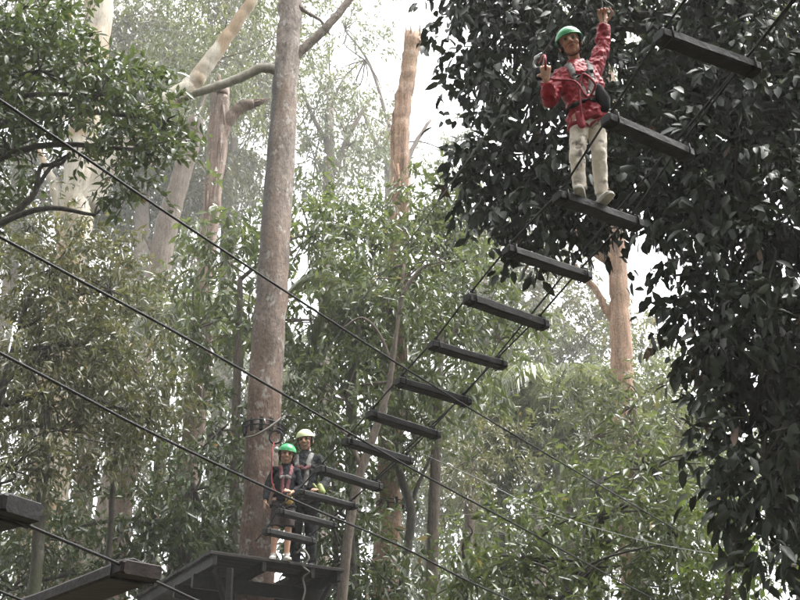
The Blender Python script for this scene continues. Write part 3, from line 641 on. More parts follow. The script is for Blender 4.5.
# far gum trees, each fading into the mist
G_FAR = 'tall gums fading into the mist'
far = [((150, 90), 29, [(150, 60, 75, 65), (130, 140, 60, 65), (195, 130, 55, 65), (190, 20, 60, 50)], 'misty gum crown behind the pale bare limb'),
       ((235, 60), 33, [(235, 40, 65, 55), (250, 130, 50, 60), (225, 180, 50, 50), (180, 80, 50, 50)], 'misty gum crown between the broken trunk and the platform trunk'),
       ((330, 110), 30, [(330, 80, 45, 45), (350, 145, 50, 45), (315, 160, 35, 50), (365, 60, 40, 25)], 'misty gum crown close beside the platform trunk'),
       ((390, 130), 36, [(355, 110, 35, 40), (375, 165, 35, 25), (445, 150, 30, 25), (345, 30, 45, 22)], 'misty gum crown just behind the dead snag'),
       ((30, 60), 31, [(20, 40, 75, 65), (40, 200, 65, 60), (130, 215, 60, 55), (170, 190, 50, 50)], 'misty gum crown behind the dark leafy shrub tree'),
       ((100, 300), 30, [(90, 320, 80, 60), (150, 400, 70, 60), (60, 420, 80, 60), (180, 300, 50, 50)], 'misty tree crown behind the olive brown leaves'),
       ((250, 380), 31, [(230, 400, 70, 60), (330, 380, 60, 60), (280, 480, 80, 50), (200, 510, 70, 50)], 'misty tree crown low behind the platform people'),
       ((430, 420), 33, [(430, 420, 70, 60), (450, 330, 60, 60), (400, 500, 60, 50), (480, 500, 70, 50)], 'misty tree crown low behind the steps'),
       ((680, 480), 35, [(690, 480, 80, 60), (600, 540, 90, 50), (760, 500, 80, 70)], 'misty tree crown low behind the wet bright leaves'),
       ((520, 560), 36, [(520, 560, 90, 40), (420, 580, 60, 40)], 'misty tree crown at the foot of the thin wires'),
       ((480, 190), 38, [(470, 200, 45, 40), (510, 230, 50, 40)], 'misty gum crown between the snag and the evergreen'),
       ((60, 540), 30, [(50, 560, 70, 40), (150, 570, 80, 40)], 'misty tree crown beneath the timber beam')]
for i, (tp, Y, bl, lab) in enumerate(far):
    x, y = tp; Y = Y * 1.55
    dense = 1.6 if i in (0, 1, 4) else 0.7 if i in (2, 3, 10) else 1.05
    make_tree('misty_tree', lab, group=G_FAR, trunk=[(x, y, 9), (x - (400 - x) * 0.03, y + 120, 13), (x - (400 - x) * 0.06, y + 240, 15)], Y=Y,
              limbs=[[(x, y + 70, 6), (x + 22, y + 20, 5), (x + 40, y - 10, 3)], [(x, y + 40, 5), (x - 20, y, 4), (x - 30, y - 30, 2)]],
              blobs=[blob(a, b, Y + (j % 3 - 1) * 0.8, c, d, 4.0, dense) for j, (a, b, c, d) in enumerate(bl)], bark='bark_brown', leaf='leaf_olive' if i in (0, 1, 4, 5) else 'leaf_gum',
              ll=0.36, lw=0.11, per=16, twig=1.0, droop=0.8, gap=0.485, freq=0.42, cover=1.5, seed=80 + i, nsub=8, sub_r=0.045)
print('leaf faces', TRI[0])

# ------------------------------------------------------------------ palms
def frond_mesh(L, seed):
    rs = random.Random(seed); mb = MB()
    n = 26
    def rp(t): return Vector((0, L * (t - 0.28 * t ** 3), L * (0.42 * t - 0.95 * t ** 2.3)))
    path = [rp(i / n) for i in range(n + 1)]
    mb.loft(path, [0.018 * (1 - 0.85 * i / n) + 0.002 for i in range(n + 1)], 5, (1, 0, 0))
    for i in range(4, 2 * n + 1):
        t = i / (2 * n); p = rp(t); tg = (rp(min(1, t + .02)) - rp(t - .02)).normalized()
        w = L * 0.34 * (math.sin(math.pi * min(1, t * 0.9 + 0.12)) ** 0.6)
        for s in (-1, 1):
            d = (Vector((s, 0, 0)) * 0.8 + tg * 0.75 + Vector((0, 0, -0.25 + rs.uniform(-.15, .1)))).normalized()
            wl = w * rs.uniform(.85, 1.1)
            u = d.cross(Vector((0, 0, 1))).normalized() * 0.017
            a = p; m = p + d * wl * 0.5; e = p + d * wl + Vector((0, 0, -wl * 0.35))
            mb.add([a - u * .5, a + u * .5, m + u, m - u, e], [(0, 1, 2, 3), (3, 2, 4)])
    me = mb.mesh('frond')
    at = me.attributes.new('tint', 'FLOAT', 'FACE'); at.data.foreach_set('value', [rs.random() for _ in me.polygons])
    me.materials.append(M['leaf_palm'])
    return me
FR = [frond_mesh(2.4, 1), frond_mesh(2.1, 2), frond_mesh(2.6, 3)]
def palm(px, py, Y, nf, seed, label, w=9, scale=1.0, tilt=0.0):
    c = PY(px, py, Y); rs = random.Random(seed)
    root = thing('palm_tree', (c.x, c.y, 0), label, 'palm', 'palms among the trees')
    mb = MB(); r = 0.09
    n = 30
    mb.loft([(c.x + 0.1 * math.sin(i * 0.2), c.y, c.z * i / n - 0.1 * (i == 0)) for i in range(n + 1)], [r * (1.25 - 0.4 * i / n) * (1 + 0.06 * (i % 2)) for i in range(n + 1)], 10)
    mb.build('trunk', M['bark_moss'], root)
    top = Vector((c.x + 0.1 * math.sin(n * .2), c.y, c.z - 0.02)) - Vector((c.x, c.y, 0))
    for k in range(nf):
        o = bpy.data.objects.new('frond', FR[k % 3]); COL.objects.link(o); o.parent = root
        o.location = top
        o.rotation_euler = (math.radians(rs.uniform(-25, 35)) + tilt, rs.uniform(-.15, .15), 2 * math.pi * (k + rs.uniform(-.3, .3)) / nf)
        s = scale * rs.uniform(.85, 1.1); o.scale = (s, s, s)
palm(360, 292, 16.6, 11, 1, 'palm with drooping fronds among the branches above the steps', scale=0.62)
palm(178, 318, 20.0, 12, 2, 'palm with long pale drooping fronds beside the broken trunk', scale=1.0)
palm(555, 400, 29.0, 13, 3, 'hazy palm with feathery fronds below the forked gum', scale=1.4)
palm(500, 405, 30.0, 11, 4, 'hazy palm with short stiff fronds behind the lowest of the long steps', scale=1.1)

# ------------------------------------------------------------------ rope bridge with hanging steps
STEP_PX = [(264, 530, 314, 541), (277, 510, 335, 525), (297, 491, 356, 506), (318, 468, 380, 487), (344, 440, 411, 461), (368, 413, 438, 435), (397, 380, 469, 402), (430, 344, 505, 365),
           (466, 297, 546, 325), (505, 249, 589, 277), (556, 195, 640, 225), (605, 118, 690, 155), (658, 34, 757, 70)]
def deck_z(i): return 5.06 + 0.40 * (i / 12.0) ** 1.6
ENDS = []
for i, (x0, y0, x1, y1) in enumerate(STEP_PX): ENDS.append((PZ(x0, y0 + 1, deck_z(i)), PZ(x1, y1 + 1, deck_z(i))))
for i in range(13, 18):                               # the bridge goes on overhead towards its next tree
    a, b = ENDS[-1], ENDS[-4]
    ENDS.append((a[0] + (a[0] - b[0]) / 3, a[1] + (a[1] - b[1]) / 3))
ANCH_A = Vector((-1.42, MAIN_Y - 0.32, 5.02))
BR = thing('rope_bridge', ENDS[0][0].lerp(ENDS[0][1], .5), 'swinging bridge of dark wet timber steps hung on steel cables up to the platform', 'rope bridge')
STEPS = []
for i, (a, b) in enumerate(ENDS):
    mb = MB(); tw = 0.092 * random.uniform(.93, 1.07)
    tl = random.uniform(-0.03, 0.03)
    mb.beam(a, b, tw, 0.062 * random.uniform(.9, 1.12), 0.009, (0, tl, 1), 0, 0.003)
    st = mb.build('step', M['timber_wet'], BR, False); STEPS.append(st)
    d = (b - a).normalized(); fw = Vector((0, 0, 1)).cross(d).normalized()
    for p in (a + d * 0.055, b - d * 0.055):
        lp = MB()
        pts = [p + fw * x + Vector((0, 0, z)) for x, z in ((-.050, -.035), (.050, -.035), (.052, .034), (0.012, .055), (-.012, .055), (-.052, .034), (-.050, -.035))]
        lp.loft(pts, 0.006, 5); lp.ring(p + Vector((0, 0, .07)), 0.016, 0.005, fw, 10, 5)
        lp.build('cable_clamp', M['cable'], st)
FAR_L = ENDS[0][0] + (ENDS[0][0] - ENDS[1][0]) * 0.7; FAR_R = ENDS[0][1] + (ENDS[0][1] - ENDS[1][1]) * 0.7
def inset(e, s):
    a, b = e; d = (b - a).normalized() * 0.055
    return (a + d if s == 0 else b - d) + Vector((0, 0, 0.07))
for s, far_p in ((0, FAR_L), (1, FAR_R)):
    mb = MB(); mb.loft([inset(e, s) for e in reversed(ENDS)] + [far_p + Vector((0, 0, 0.03))], 0.0075, 6); mb.build('deck_cable', M['cable'], BR)
mb = MB(); mb.loft([PZ(x, y, z) for x, y, z in ((905, -130, 6.1), (795, 0, 6.0), (667, 152, 5.85), (604, 226, 5.75), (466, 393, 5.55), (357, 496, 5.3), (330, 521, 5.2))], 0.008, 6); mb.build('hand_cable', M['cable'], BR)

def cable(name, pts, r, mat, label, n=6, cat='cable'):
    q = [Vector(p) for p in catmull([tuple(p) for p in pts], n)]
    mb = MB(); mb.loft(q, r, 6)
    return tag(mb.build_top(name, M[mat], q[0]), label, cat)
BEL = [PZ(x, y, z) for x, y, z in ((640, -84, 7.25), (590, -13, 7.2), (552, 40, 7.1), (477, 147, 7.0), (401, 252, 6.9), (362, 300, 6.85))] + [Vector((-1.58, MAIN_Y - 0.30, 6.86))]
cable('belay_cable', [BEL[0] + (BEL[0] - BEL[1]) * 2] + BEL, 0.006, 'cable_grey', 'taut safety cable running above the steps from the red jacketed person to the platform trunk')

# ------------------------------------------------------------------ lower bridge crossing in front
AZ2 = math.radians(30); P2 = CAM + ray(140, 565) * 5.0
D2 = Vector((math.sin(AZ2), math.cos(AZ2), 0))
def low_line(px, extend=5.0):
    q = [PV(x, y, P2, AZ2) for x, y in px]
    return [q[0] - (q[1] - q[0]).normalized() * extend] + q
E2 = Vector((5.97, 17.28, 5.45))
la = low_line([(0, 100), (200, 235), (400, 365), (560, 462), (722, 555), (800, 592)])
cable('steel_cable', la + [la[-1] + (la[-1] - la[-2]) * 0.15], 0.0068, 'cable', 'highest long black cable crossing over the steps towards the evergreen')
lb = low_line([(0, 237), (200, 346), (400, 462), (520, 527), (650, 597)]); e = lb[-1]
cable('steel_cable', lb + [e + D2 * 3 + Vector((0, 0, .12)), e + D2 * 7 + Vector((0, 0, .5))], 0.0068, 'cable', 'middle long black cable passing in front of the lower steps and platform trunk')
lc = low_line([(0, 353), (150, 432), (300, 503), (400, 546), (510, 600)]); e = lc[-1]
cable('steel_cable', lc + [e + D2 * 4 + Vector((0, 0, .1)), e + D2 * 10 + Vector((0, 0, .6))], 0.0066, 'cable', 'lowest long black cable passing below the two people on the platform')
LB = thing('timber_bridge', P2 + Vector((-0.4, 0, 0)), 'near walkway of thick square timbers on a cable below the long cables', 'rope bridge')
perp = Vector((-math.cos(AZ2), math.sin(AZ2), 0))
def low_step(px, py, dz, L, w, h, mat, far):
    a = PV(px, py, P2, AZ2); a.z += dz
    d = (PZ(far[0], far[1], a.z) - a).normalized()
    mb = MB(); mb.beam(a - d * 0.06, a + d * L, w, h, 0.010, (0, 0, 1), 0, 0.003)
    o = mb.build('step', M[mat], LB, False)
    lp = MB(); p = a + d * 0.03; fw = Vector((0, 0, 1)).cross(d)
    lp.loft([p + fw * x + Vector((0, 0, z)) for x, z in ((-w / 2 - .004, -h / 2 - .004), (w / 2 + .004, -h / 2 - .004), (w / 2 + .004, h / 2 + .004), (0, h / 2 + .03), (-w / 2 - .004, h / 2 + .004), (-w / 2 - .004, -h / 2 - .004))], 0.006, 5)
    lp.build('cable_clamp', M['cable'], o)
low_step(136, 572, 0.0, 1.0, 0.20, 0.062, 'timber_red', (20, 614))
low_step(14, 510, 0.0, 0.9, 0.19, 0.075, 'timber_wet', (-60, 528))
for k in range(1, 7):
    a = P2 + D2 * (-0.95 - 0.72 * k); a.z = 2.86
    mb = MB(); mb.beam(a, a + perp * 0.9, 0.17, 0.075, 0.010, (0, 0, 1), 0, 0.003); mb.build('step', M['timber_wet'], LB, False)
for k in range(1, 9):
    a = P2 + D2 * (0.15 + 0.72 * k); a.z = 2.62 - 0.012 * k
    if k > 1:
        mb = MB(); mb.beam(a, a + perp * 0.9, 0.15, 0.06, 0.010, (0, 0, 1), 0, 0.003); mb.build('step', M['timber_wet'], LB, False)
ld = low_line([(22, 523), (110, 560), (195, 600)]); e = ld[-1]
mb = MB(); mb.loft(ld + [e + D2 * 3 - Vector((0, 0, .1)), e + D2 * 8], 0.0068, 6); mb.build('deck_cable', M['cable'], LB)
mb = MB(); mb.loft([p + perp * 0.8 for p in ld + [e + D2 * 3 - Vector((0, 0, .1)), e + D2 * 8]], 0.0068, 6); mb.build('deck_cable', M['cable'], LB)

# the trees that carry the bridges' near ends, and the forest at the back of the viewpoint
G_BACK = 'leafy gums round the clearing'
def back_tree(x, y, h, r, R, label, seed, trunk_r=0.3, z0=4.0):
    rs = random.Random(seed); bl = []
    for k in range(5):
        z = z0 + (h - z0) * (k + .6) / 5
        bl.append(((x + rs.uniform(-.4, .4) * R, y + rs.uniform(-.4, .4) * R, z), (R * rs.uniform(.75, 1.05), R * rs.uniform(.75, 1.05), (h - z0) / 5 * 1.1), 1.0))
    make_tree('forest_tree', label, group=G_BACK, wtrunk=[(x + .1, y, h, trunk_r * .3), (x, y + .1, h * .6, trunk_r * .6), (x, y, h * .25, trunk_r * .85)], base=(x, y, 0), blobs=bl, bark='bark_brown', leaf='leaf_mid',
              ll=0.42, lw=0.17, per=10, twig=0.9, gap=0.36, freq=0.6, cover=1.1, seed=seed, nsub=4, sub_r=0.03)
eb = (ENDS[-1][0] + ENDS[-1][1]) / 2 + ((ENDS[-1][0] + ENDS[-1][1]) - (ENDS[-2][0] + ENDS[-2][1])) * 0.6
back_tree(eb.x + 0.1, eb.y - 0.2, 17, 0, 2.2, 'gum tree carrying the near end of the swinging bridge', 201, 0.26, 9.5)
ab = P2 - D2 * 6.6 + perp * 0.45
back_tree(ab.x, ab.y, 16, 0, 2.6, 'gum tree carrying the near end of the timber walkway', 202, 0.26, 6.0)
back_tree(6.25, 17.6, 22, 0, 2.0, 'gum tree behind the dark evergreen where the three long cables end', 203, 0.27, 14.0)
for k, (x, y, h, R) in enumerate([(-7.5, -5.5, 19, 3.4), (0.0, -6.5, 18, 3.6), (6.5, -5.0, 19, 3.6), (-9.5, 3.5, 18, 3.2), (9.0, 1.5, 18, 3.2), (-3.5, -12, 22, 4.2), (4.5, -12, 22, 4.2), (-14, -1, 21, 4.0), (14, 4, 22, 4.0), (-13, 11, 20, 3.6), (11, 14, 20, 3.0)]):  # unseen surrounding forest, added to block open sky and darken the near things
    back_tree(x, y, h, 0, R, 'leafy gum standing round the clearing away from the bridges', 210 + k, 0.3, 1.5)

# thin pale wires in the distance
cable('pale_wire', [PY(393, 440, 18.3), PY(430, 457, 15.5), PY(475, 477, 12.8), PY(545, 511, 12.2), PY(640, 540, 11.6), PY(730, 556, 10.6), PY(860, 572, 9.4), PY(895, 576, 9.2)], 0.0032, 'cable_pale', 'pale sagging wire in front of the wet bright leaves', cat='wire')
cable('pale_wire', [PY(395, 513, 18.4), PY(425, 514, 18.2), PY(500, 514.5, 17.6), PY(565, 514, 17.0), PY(680, 510, 16)], 0.0042, 'cable_pale', 'faint level wire leading from the dead snag into the leaves', cat='wire')
cable('pale_wire', [PY(395, 527, 18.4), PY(430, 530, 18.2), PY(520, 535, 17.6), PY(600, 535, 17.0), PY(690, 530, 16)], 0.0032, 'cable_pale', 'thinnest faint wire just below the level wire', cat='wire')

# ------------------------------------------------------------------ platforms
def platform(corner, ang, W, Dp, z, label, trunk_c, trunk_r, brace=True):
    """deck of boards on joists; corner is the near corner, boards run along the near edge"""
    u = Vector((math.cos(ang), math.sin(ang), 0)); v = Vector((-math.sin(ang), math.cos(ang), 0))
    c = Vector((corner[0], corner[1], z))
    root = thing('tree_platform', c + u * W / 2 + v * Dp / 2, label, 'platform')
    nb = int(Dp / 0.15)
    tc = Vector((trunk_c[0], trunk_c[1], z)) - c; tu, tv = tc.dot(u), tc.dot(v)
    for i in range(nb):
        v0 = i * Dp / nb; vm = v0 + Dp / nb / 2
        dv = max(0, abs(vm - tv) - Dp / nb / 2)
        segs = [(0, W)]
        if dv < trunk_r + 0.03:
            hw = math.sqrt(max(0, (trunk_r + 0.04) ** 2 - dv * dv)); segs = [(0, tu - hw), (tu + hw, W)]
        for s0, s1 in segs:
            if s1 - s0 < 0.05: continue
            j = random.uniform(-.012, .012)
            mb = MB(); mb.beam(c + u * (s0 + (j if s0 == 0 else 0)) + v * vm - Vector((0, 0, .019)), c + u * (s1 + (j if s1 == W else 0)) + v * vm - Vector((0, 0, .019)), Dp / nb - 0.009, 0.038, 0.004)
            mb.build('board', M['timber_board'], root, False)
    for uu in (0.07, tu - trunk_r - 0.06, tu + trunk_r + 0.06, W - 0.07):
        mb = MB(); mb.beam(c + u * uu + v * 0.02 - Vector((0, 0, .099)), c + u * uu + v * (Dp - .02) - Vector((0, 0, .099)), 0.05, 0.12, 0.004); mb.build('joist', M['timber_wet'], root, False)
    for vv in (tv - trunk_r - 0.05, tv + trunk_r + 0.05):
        mb = MB(); mb.beam(c + u * 0.0 + v * vv - Vector((0, 0, .241)), c + u * W + v * vv - Vector((0, 0, .241)), 0.06, 0.16, 0.005); mb.build('bearer', M['timber_wet'], root, False)
    if brace:
        for (a, b) in (((0.12, 0.12), (tu - trunk_r * .6, tv - trunk_r * .7)), ((W - .12, .12), (tu + trunk_r * .7, tv - trunk_r * .6)), ((0.15, Dp - .2), (tu - trunk_r * .6, tv + trunk_r * .7)), ((W - .15, Dp - .2), (tu + trunk_r * .6, tv + trunk_r * .7))):
            mb = MB(); mb.beam(c + u * a[0] + v * a[1] - Vector((0, 0, .17)), c + u * b[0] + v * b[1] - Vector((0, 0, 1.35)), 0.06, 0.06, 0.006); mb.build('brace', M['timber_wet'], root, False)
        mb = MB(); mb.beam(c + u * 0.27 + v * 0.05 - Vector((0, 0, .165)), c + u * 0.30 + v * 0.08 - Vector((0, 0, 1.2)), 0.07, 0.05, 0.006); mb.build('hanger_post', M['timber_board'], root, False)
    return root, c, u, v
PANG = math.radians(30)
PLAT, PC, PU, PVV = platform((-2.15, 12.93), PANG, 1.72, 2.7, 5.0, 'dark timber platform of boards around the trunk, with two people standing on it', (-1.71, MAIN_Y), 0.255)
sn = PY(386, 570, 18.5)
platform((sn.x - 0.62, 18.05), math.radians(12), 1.25, 1.2, 4.88, 'small dark timber platform round the foot of the dead snag', (sn.x, 18.5), 0.25, brace=False)
# loose pale rope hanging over the platform edge
rp = [PY(x, y, Yq) for x, y, Yq in ((297, 553, 13.55), (303, 549, 13.5), (309, 558, 13.42), (303, 566, 13.45), (309, 572, 13.5), (303, 578, 13.55), (305, 590, 13.6), (302, 604, 13.6), (300, 630, 13.6))]
cable('loose_rope', rp, 0.011, 'rope_pale', 'pale knotted rope end dangling over the edge of the occupied platform', 6, 'rope')

def anchor(px, py, Y, R, label, nblk):
    """cable wrapped round a trunk over wooden packing blocks"""
    c = PY(px, py, Y); root = thing('cable_anchor', c, label, 'anchor')
    for dz in (-0.03, 0.035):
        mb = MB(); mb.ring(c + Vector((0, 0, dz)), R + 0.045, 0.009, (0.05, 0.03, 1), 28, 5); mb.build('cable_wrap', M['cable'], root)
    for k in range(nblk):
        an = 2 * math.pi * k / nblk; d = Vector((math.cos(an), math.sin(an), 0)); p = c + d * (R + 0.015)
        mb = MB(); mb.beam(p - Vector((0, 0, .09)), p + Vector((0, 0, .09)), 0.05, 0.035, 0.006, d); mb.build('packing_block', M['timber_board'], root, False)
    mb = MB(); mb.ring(c + Vector((0.05, -R - 0.075, 0)), 0.03, 0.009, (1, 0, 0.2), 12, 6); mb.build('shackle', M['steel'], root)
    return c
ca = anchor(263.5, 430, MAIN_Y, 0.235, 'black cable wraps and timber blocks round the trunk beside the people', 12)
anchor(392, 506, 18.5, 0.22, 'cable wraps and timber blocks round the dead snag', 10)
cable('anchor_rope', [Vector((-1.98, MAIN_Y - .22, 6.72)), Vector((-1.85, MAIN_Y - .34, 6.70)), Vector((-1.70, MAIN_Y - .36, 6.78)), Vector((-1.55, MAIN_Y - .30, 6.93)), Vector((-1.49, MAIN_Y - .2, 7.02))], 0.014, 'rope_pale', 'pale rope tied slantwise round the trunk beside the loop', 6, 'rope')
mb = MB(); lc_ = PY(276, 437, 13.72); mb.ring(lc_, 0.085, 0.012, (0.1, 1, 0.1), 22, 6)
tag(mb.build_top('rope_loop', M['rope_dark'], lc_), 'round black rope loop hanging from the trunk cable wraps', 'rope')

# ------------------------------------------------------------------ people
FOLD = bpy.data.textures.new('cloth_folds', 'CLOUDS'); FOLD.noise_scale = 0.055; FOLD.noise_depth = 2
FINE = bpy.data.textures.new('cloth_creases', 'CLOUDS'); FINE.noise_scale = 0.022; FINE.noise_depth = 1
def remesh(mb, name, voxel, smooth=3, fold=0.0):
    """one continuous surface grown from overlapping closed shapes (world space)"""
    me = mb.mesh(name + '_raw'); o = bpy.data.objects.new(name + '_raw', me); COL.objects.link(o)
    r = o.modifiers.new('r', 'REMESH'); r.mode = 'VOXEL'; r.voxel_size = voxel
    s = o.modifiers.new('s', 'SMOOTH'); s.factor = 0.5; s.iterations = smooth
    if fold:
        d = o.modifiers.new('d', 'DISPLACE'); d.texture = FOLD; d.strength = fold; d.mid_level = 0.5; d.texture_coords = 'LOCAL'
        d2 = o.modifiers.new('d2', 'DISPLACE'); d2.texture = FINE; d2.strength = fold * 0.4; d2.mid_level = 0.5; d2.texture_coords = 'LOCAL'
    dg = bpy.context.evaluated_depsgraph_get(); dg.update()
    out = bpy.data.meshes.new_from_object(o.evaluated_get(dg)); out.name = name
    bpy.data.objects.remove(o); bpy.data.meshes.remove(me)
    out.materials.clear()
    return out
def put(me, name, mat, parent):
    og = world_loc(parent)
    me.transform(Matrix.Translation(-og))
    return link_mesh(name, me, M[mat], parent)

def hand(mb, wrist, fwd, palm, k, curl, mirror=1):
    """palm and five fingers; fwd: along the hand, palm: the way the palm faces, k: size, curl in radians per joint"""
    f = Vector(fwd).normalized(); p = Vector(palm); p = (p - f * p.dot(f)).normalized(); s = f.cross(p) * mirror
    w = Vector(wrist)
    mb.limb([w - f * 0.02 * k, w + f * 0.025 * k, w + f * 0.065 * k], [(0.022 * k, 0.017 * k), (0.030 * k, 0.016 * k), (0.036 * k, 0.014 * k)], 12, 0, s)
    for j, (off, ln) in enumerate(((0.030, 0.070), (0.0105, 0.080), (-0.010, 0.074), (-0.029, 0.058))):
        q = w + f * 0.075 * k + s * off * k; a = curl * 0.5; pts = [w + f * 0.05 * k + s * off * k * .9, q]
        for seg in (0.45, 0.32, 0.23):
            q = q + (f * math.cos(a) + p * math.sin(a) + s * off * 1.5) * ln * seg * k; pts.append(q); a += curl
        mb.limb(pts, [0.0088 * k, 0.0085 * k, 0.0078 * k, 0.0072 * k, 0.006 * k], 8)
    t0 = w + f * 0.018 * k + s * 0.022 * k
    mb.limb([t0, t0 + (s * .75 + f * .6 + p * .3) * 0.030 * k, t0 + (s * .75 + f * (1.0 - .25 * curl) + p * (.5 + curl * .5)) * 0.048 * k, t0 + (s * (.5 - .3 * curl) + f * (1.2 - .45 * curl) + p * (.7 + curl * .5)) * 0.066 * k], [0.0115 * k, 0.0105 * k, 0.0092 * k, 0.0075 * k], 8)

def person(label, J, k, o):
    """J: joints in world space; k: build factor (1 = adult); o: outfit"""
    base = Vector(((J['anl'].x + J['anr'].x) / 2, (J['anl'].y + J['anr'].y) / 2, min(J['anl'].z, J['anr'].z) - 0.07 * k))
    root = thing('person', base, label, 'person')
    g = lambda n: Vector(J[n])
    sx = (g('shr') - g('shl')).normalized()                       # across the shoulders
    hx = (g('hir') - g('hil')).normalized()
    H = J['headm']; hc = g('head'); hk = J['hk']                  # head frame: x across, -y is the face
    def hp(x, y, z): return hc + H @ (Vector((x, y, z)) * hk)
    body = MB()
    # trunk of the body
    pel, che, nek = g('pelvis'), g('chest'), g('neck')
    body.limb([pel, pel.lerp(che, .5), che, che.lerp(nek, .7)], [(0.125 * k, 0.085 * k), (0.115 * k, 0.08 * k), (0.14 * k, 0.095 * k), (0.08 * k, 0.06 * k)], 16, 0, hx + sx)
    body.limb([nek - (hp(0, .01, -.06) - nek) * .5, nek, hp(0, .012, -.06)], [0.055 * k, 0.05 * k, 0.05 * k], 12)
    # head
    body.ell(hp(0, .012, .028), (.074 * hk, .092 * hk, .088 * hk), H, 0, 20, 14)
    body.ell(hp(0, -.018, -.045), (.056 * hk, .062 * hk, .066 * hk), H, 0, 18, 12)
    body.ell(hp(0, -.052, -.092), (.024 * hk, .020 * hk, .018 * hk), H)
    for s in (-1, 1):
        body.ell(hp(s * .036, -.058, -.030), (.024 * hk, .02 * hk, .022 * hk), H)
        body.ell(hp(s * .030, -.075, .027), (.026 * hk, .012 * hk, .010 * hk), H)
        body.ell(hp(s * .077, .012, -.012), (.010 * hk, .019 * hk, .031 * hk), H)
    body.limb([hp(0, -.078, .018), hp(0, -.092, -.008), hp(0, -.100, -.026)], [.010 * hk, .012 * hk, .014 * hk], 10)
    for s in (-1, 1): body.ell(hp(s * .013, -.085, -.030), (.010 * hk, .012 * hk, .009 * hk), H)
    body.ell(hp(0, -.078, -.058), (.024 * hk, .012 * hk, .007 * hk), H)
    # limbs
    for s, a, b, c, n in ((-1, 'shl', 'ell', 'wrl', 'l'), (1, 'shr', 'elr', 'wrr', 'r')):
        A, B, Cc = g(a), g(b), g(c)
        body.limb([che.lerp(A, .55), A, A.lerp(B, .5), B, B.lerp(Cc, .35), Cc], [x * k for x in (.055, .050, .043, .036, .036, .025)], 12)
        hd = J['hand' + n]
        hand(body, Cc, hd[0], hd[1], J.get('handk', k), hd[2], hd[3])
    for s, a, b, c, n in ((-1, 'hil', 'knl', 'anl', 'l'), (1, 'hir', 'knr', 'anr', 'r')):
        A, B, Cc = g(a), g(b), g(c)
        calf = Vector((0, 0.012 * k, 0))
        body.limb([A + Vector((0, 0, .03 * k)), A.lerp(B, .4), B, B.lerp(Cc, .3) + calf, B.lerp(Cc, .65) + calf * .5, Cc, Cc - Vector((0, 0, .03 * k))], [x * k for x in (.082, .072, .052, .052, .042, .034, .034)], 14)
        ft = Vector(J['foot' + n]).normalized()
        body.limb([Cc - Vector((0, 0, .035 * k)) - ft * .03 * k, Cc - Vector((0, 0, .04 * k)) + ft * .05 * k, Cc - Vector((0, 0, .05 * k)) + ft * .12 * k], [(.030 * k, .03 * k), (.034 * k, .026 * k), (.034 * k, .016 * k)], 12, 0, ft.cross(Vector((0, 0, 1))))
    put(remesh(body, 'body', 0.0055 * (0.6 + 0.4 * k), 2), 'body', o['skin'], root)
    # face
    for s in (-1, 1):
        e = MB(); e.ell(hp(s * .031, -.069, .006), (.0145 * hk, .010 * hk, .0095 * hk), H, 0, 12, 8); eo = e.build('eye', M['eye_white'], root)
        e = MB(); e.ell(hp(s * .030, -.0755, .006), (.0098 * hk, .005 * hk, .0092 * hk), H, 0, 10, 8); e.build('iris', M['eye_dark'], eo)
        e = MB(); e.limb([hp(s * .012, -.087, .031), hp(s * .032, -.088, .037), hp(s * .052, -.076, .030)], [.0030 * hk, .0042 * hk, .0028 * hk], 6); e.build('eyebrow', M['hair'], root)
    if o.get('smile'):
        e = MB(); e.limb([hp(-.026, -.077, -.054), hp(0, -.087, -.064), hp(.026, -.077, -.054)], [(.002 * hk, .002 * hk), (.0048 * hk, .004 * hk), (.004 * hk, .004 * hk)], 8, 0, H @ Vector((0, 0, 1))); e.build('mouth', M['teeth'], root)
        e = MB(); e.limb([hp(-.028, -.077, -.055), hp(0, -.088, -.073), hp(.028, -.077, -.055)], [.0045 * hk, .0055 * hk, .0045 * hk], 8); e.build('lip', M['lip'], root)
    else:
        e = MB(); e.limb([hp(-.021, -.080, -.058), hp(0, -.090, -.057), hp(.021, -.080, -.058)], [.003 * hk, .006 * hk, .003 * hk], 8); e.build('mouth', M['lip'], root)
    # hair under the helmet
    e = MB(); e.ell(hp(0, .028, .016), (.080 * hk, .086 * hk, .082 * hk), H, 0, 18, 12)
    for s in (-1, 1): e.limb([hp(s * .074, -.008, .03), hp(s * .076, .0, -.005), hp(s * .074, .022, -.04)], [.012 * hk, .012 * hk, .01 * hk], 8)
    e.limb([hp(-.05, .07, -.03), hp(0, .085, -.05), hp(.05, .07, -.03)], [.03 * hk] * 3, 8)
    put(remesh(e, 'hair', 0.006 * hk, 2), 'hair', 'hair', root)
    # helmet: shell with a rolled rim and ridges
    hv = []; hf = []; seg, rg = 36, 12
    for layer in (0, 1):
        sc = 1.0 if layer == 0 else 0.93
        for i in range(rg + 1):
            th = math.radians(2 + 92 * i / rg)
            for q in range(seg):
                an = 2 * math.pi * q / seg
                rdg = 1 + (0.022 * max(0, math.cos(5 * math.asin(max(-1, min(1, math.sin(th) * math.cos(an))))))) * math.sin(th) * (layer == 0)
                drop = 0.012 * max(0, math.sin(an)) * (i / rg) ** 3
                hv.append(hp(.096 * sc * rdg * math.sin(th) * math.cos(an), .014 + .116 * sc * rdg * math.sin(th) * math.sin(an), .034 + .088 * sc * rdg * math.cos(th) - drop))
    st = (rg + 1) * seg
    for i in range(rg):
        for q in range(seg):
            a, b = i * seg + q, i * seg + (q + 1) % seg
            hf.append((a, a + seg, b + seg, b)); hf.append((st + a, st + b, st + b + seg, st + a + seg))
    for q in range(seg):
        a, b = rg * seg + q, rg * seg + (q + 1) % seg; hf.append((a, st + a, st + b, b))
    hf.append(tuple(range(seg))); hf.append(tuple(st + q for q in reversed(range(seg))))
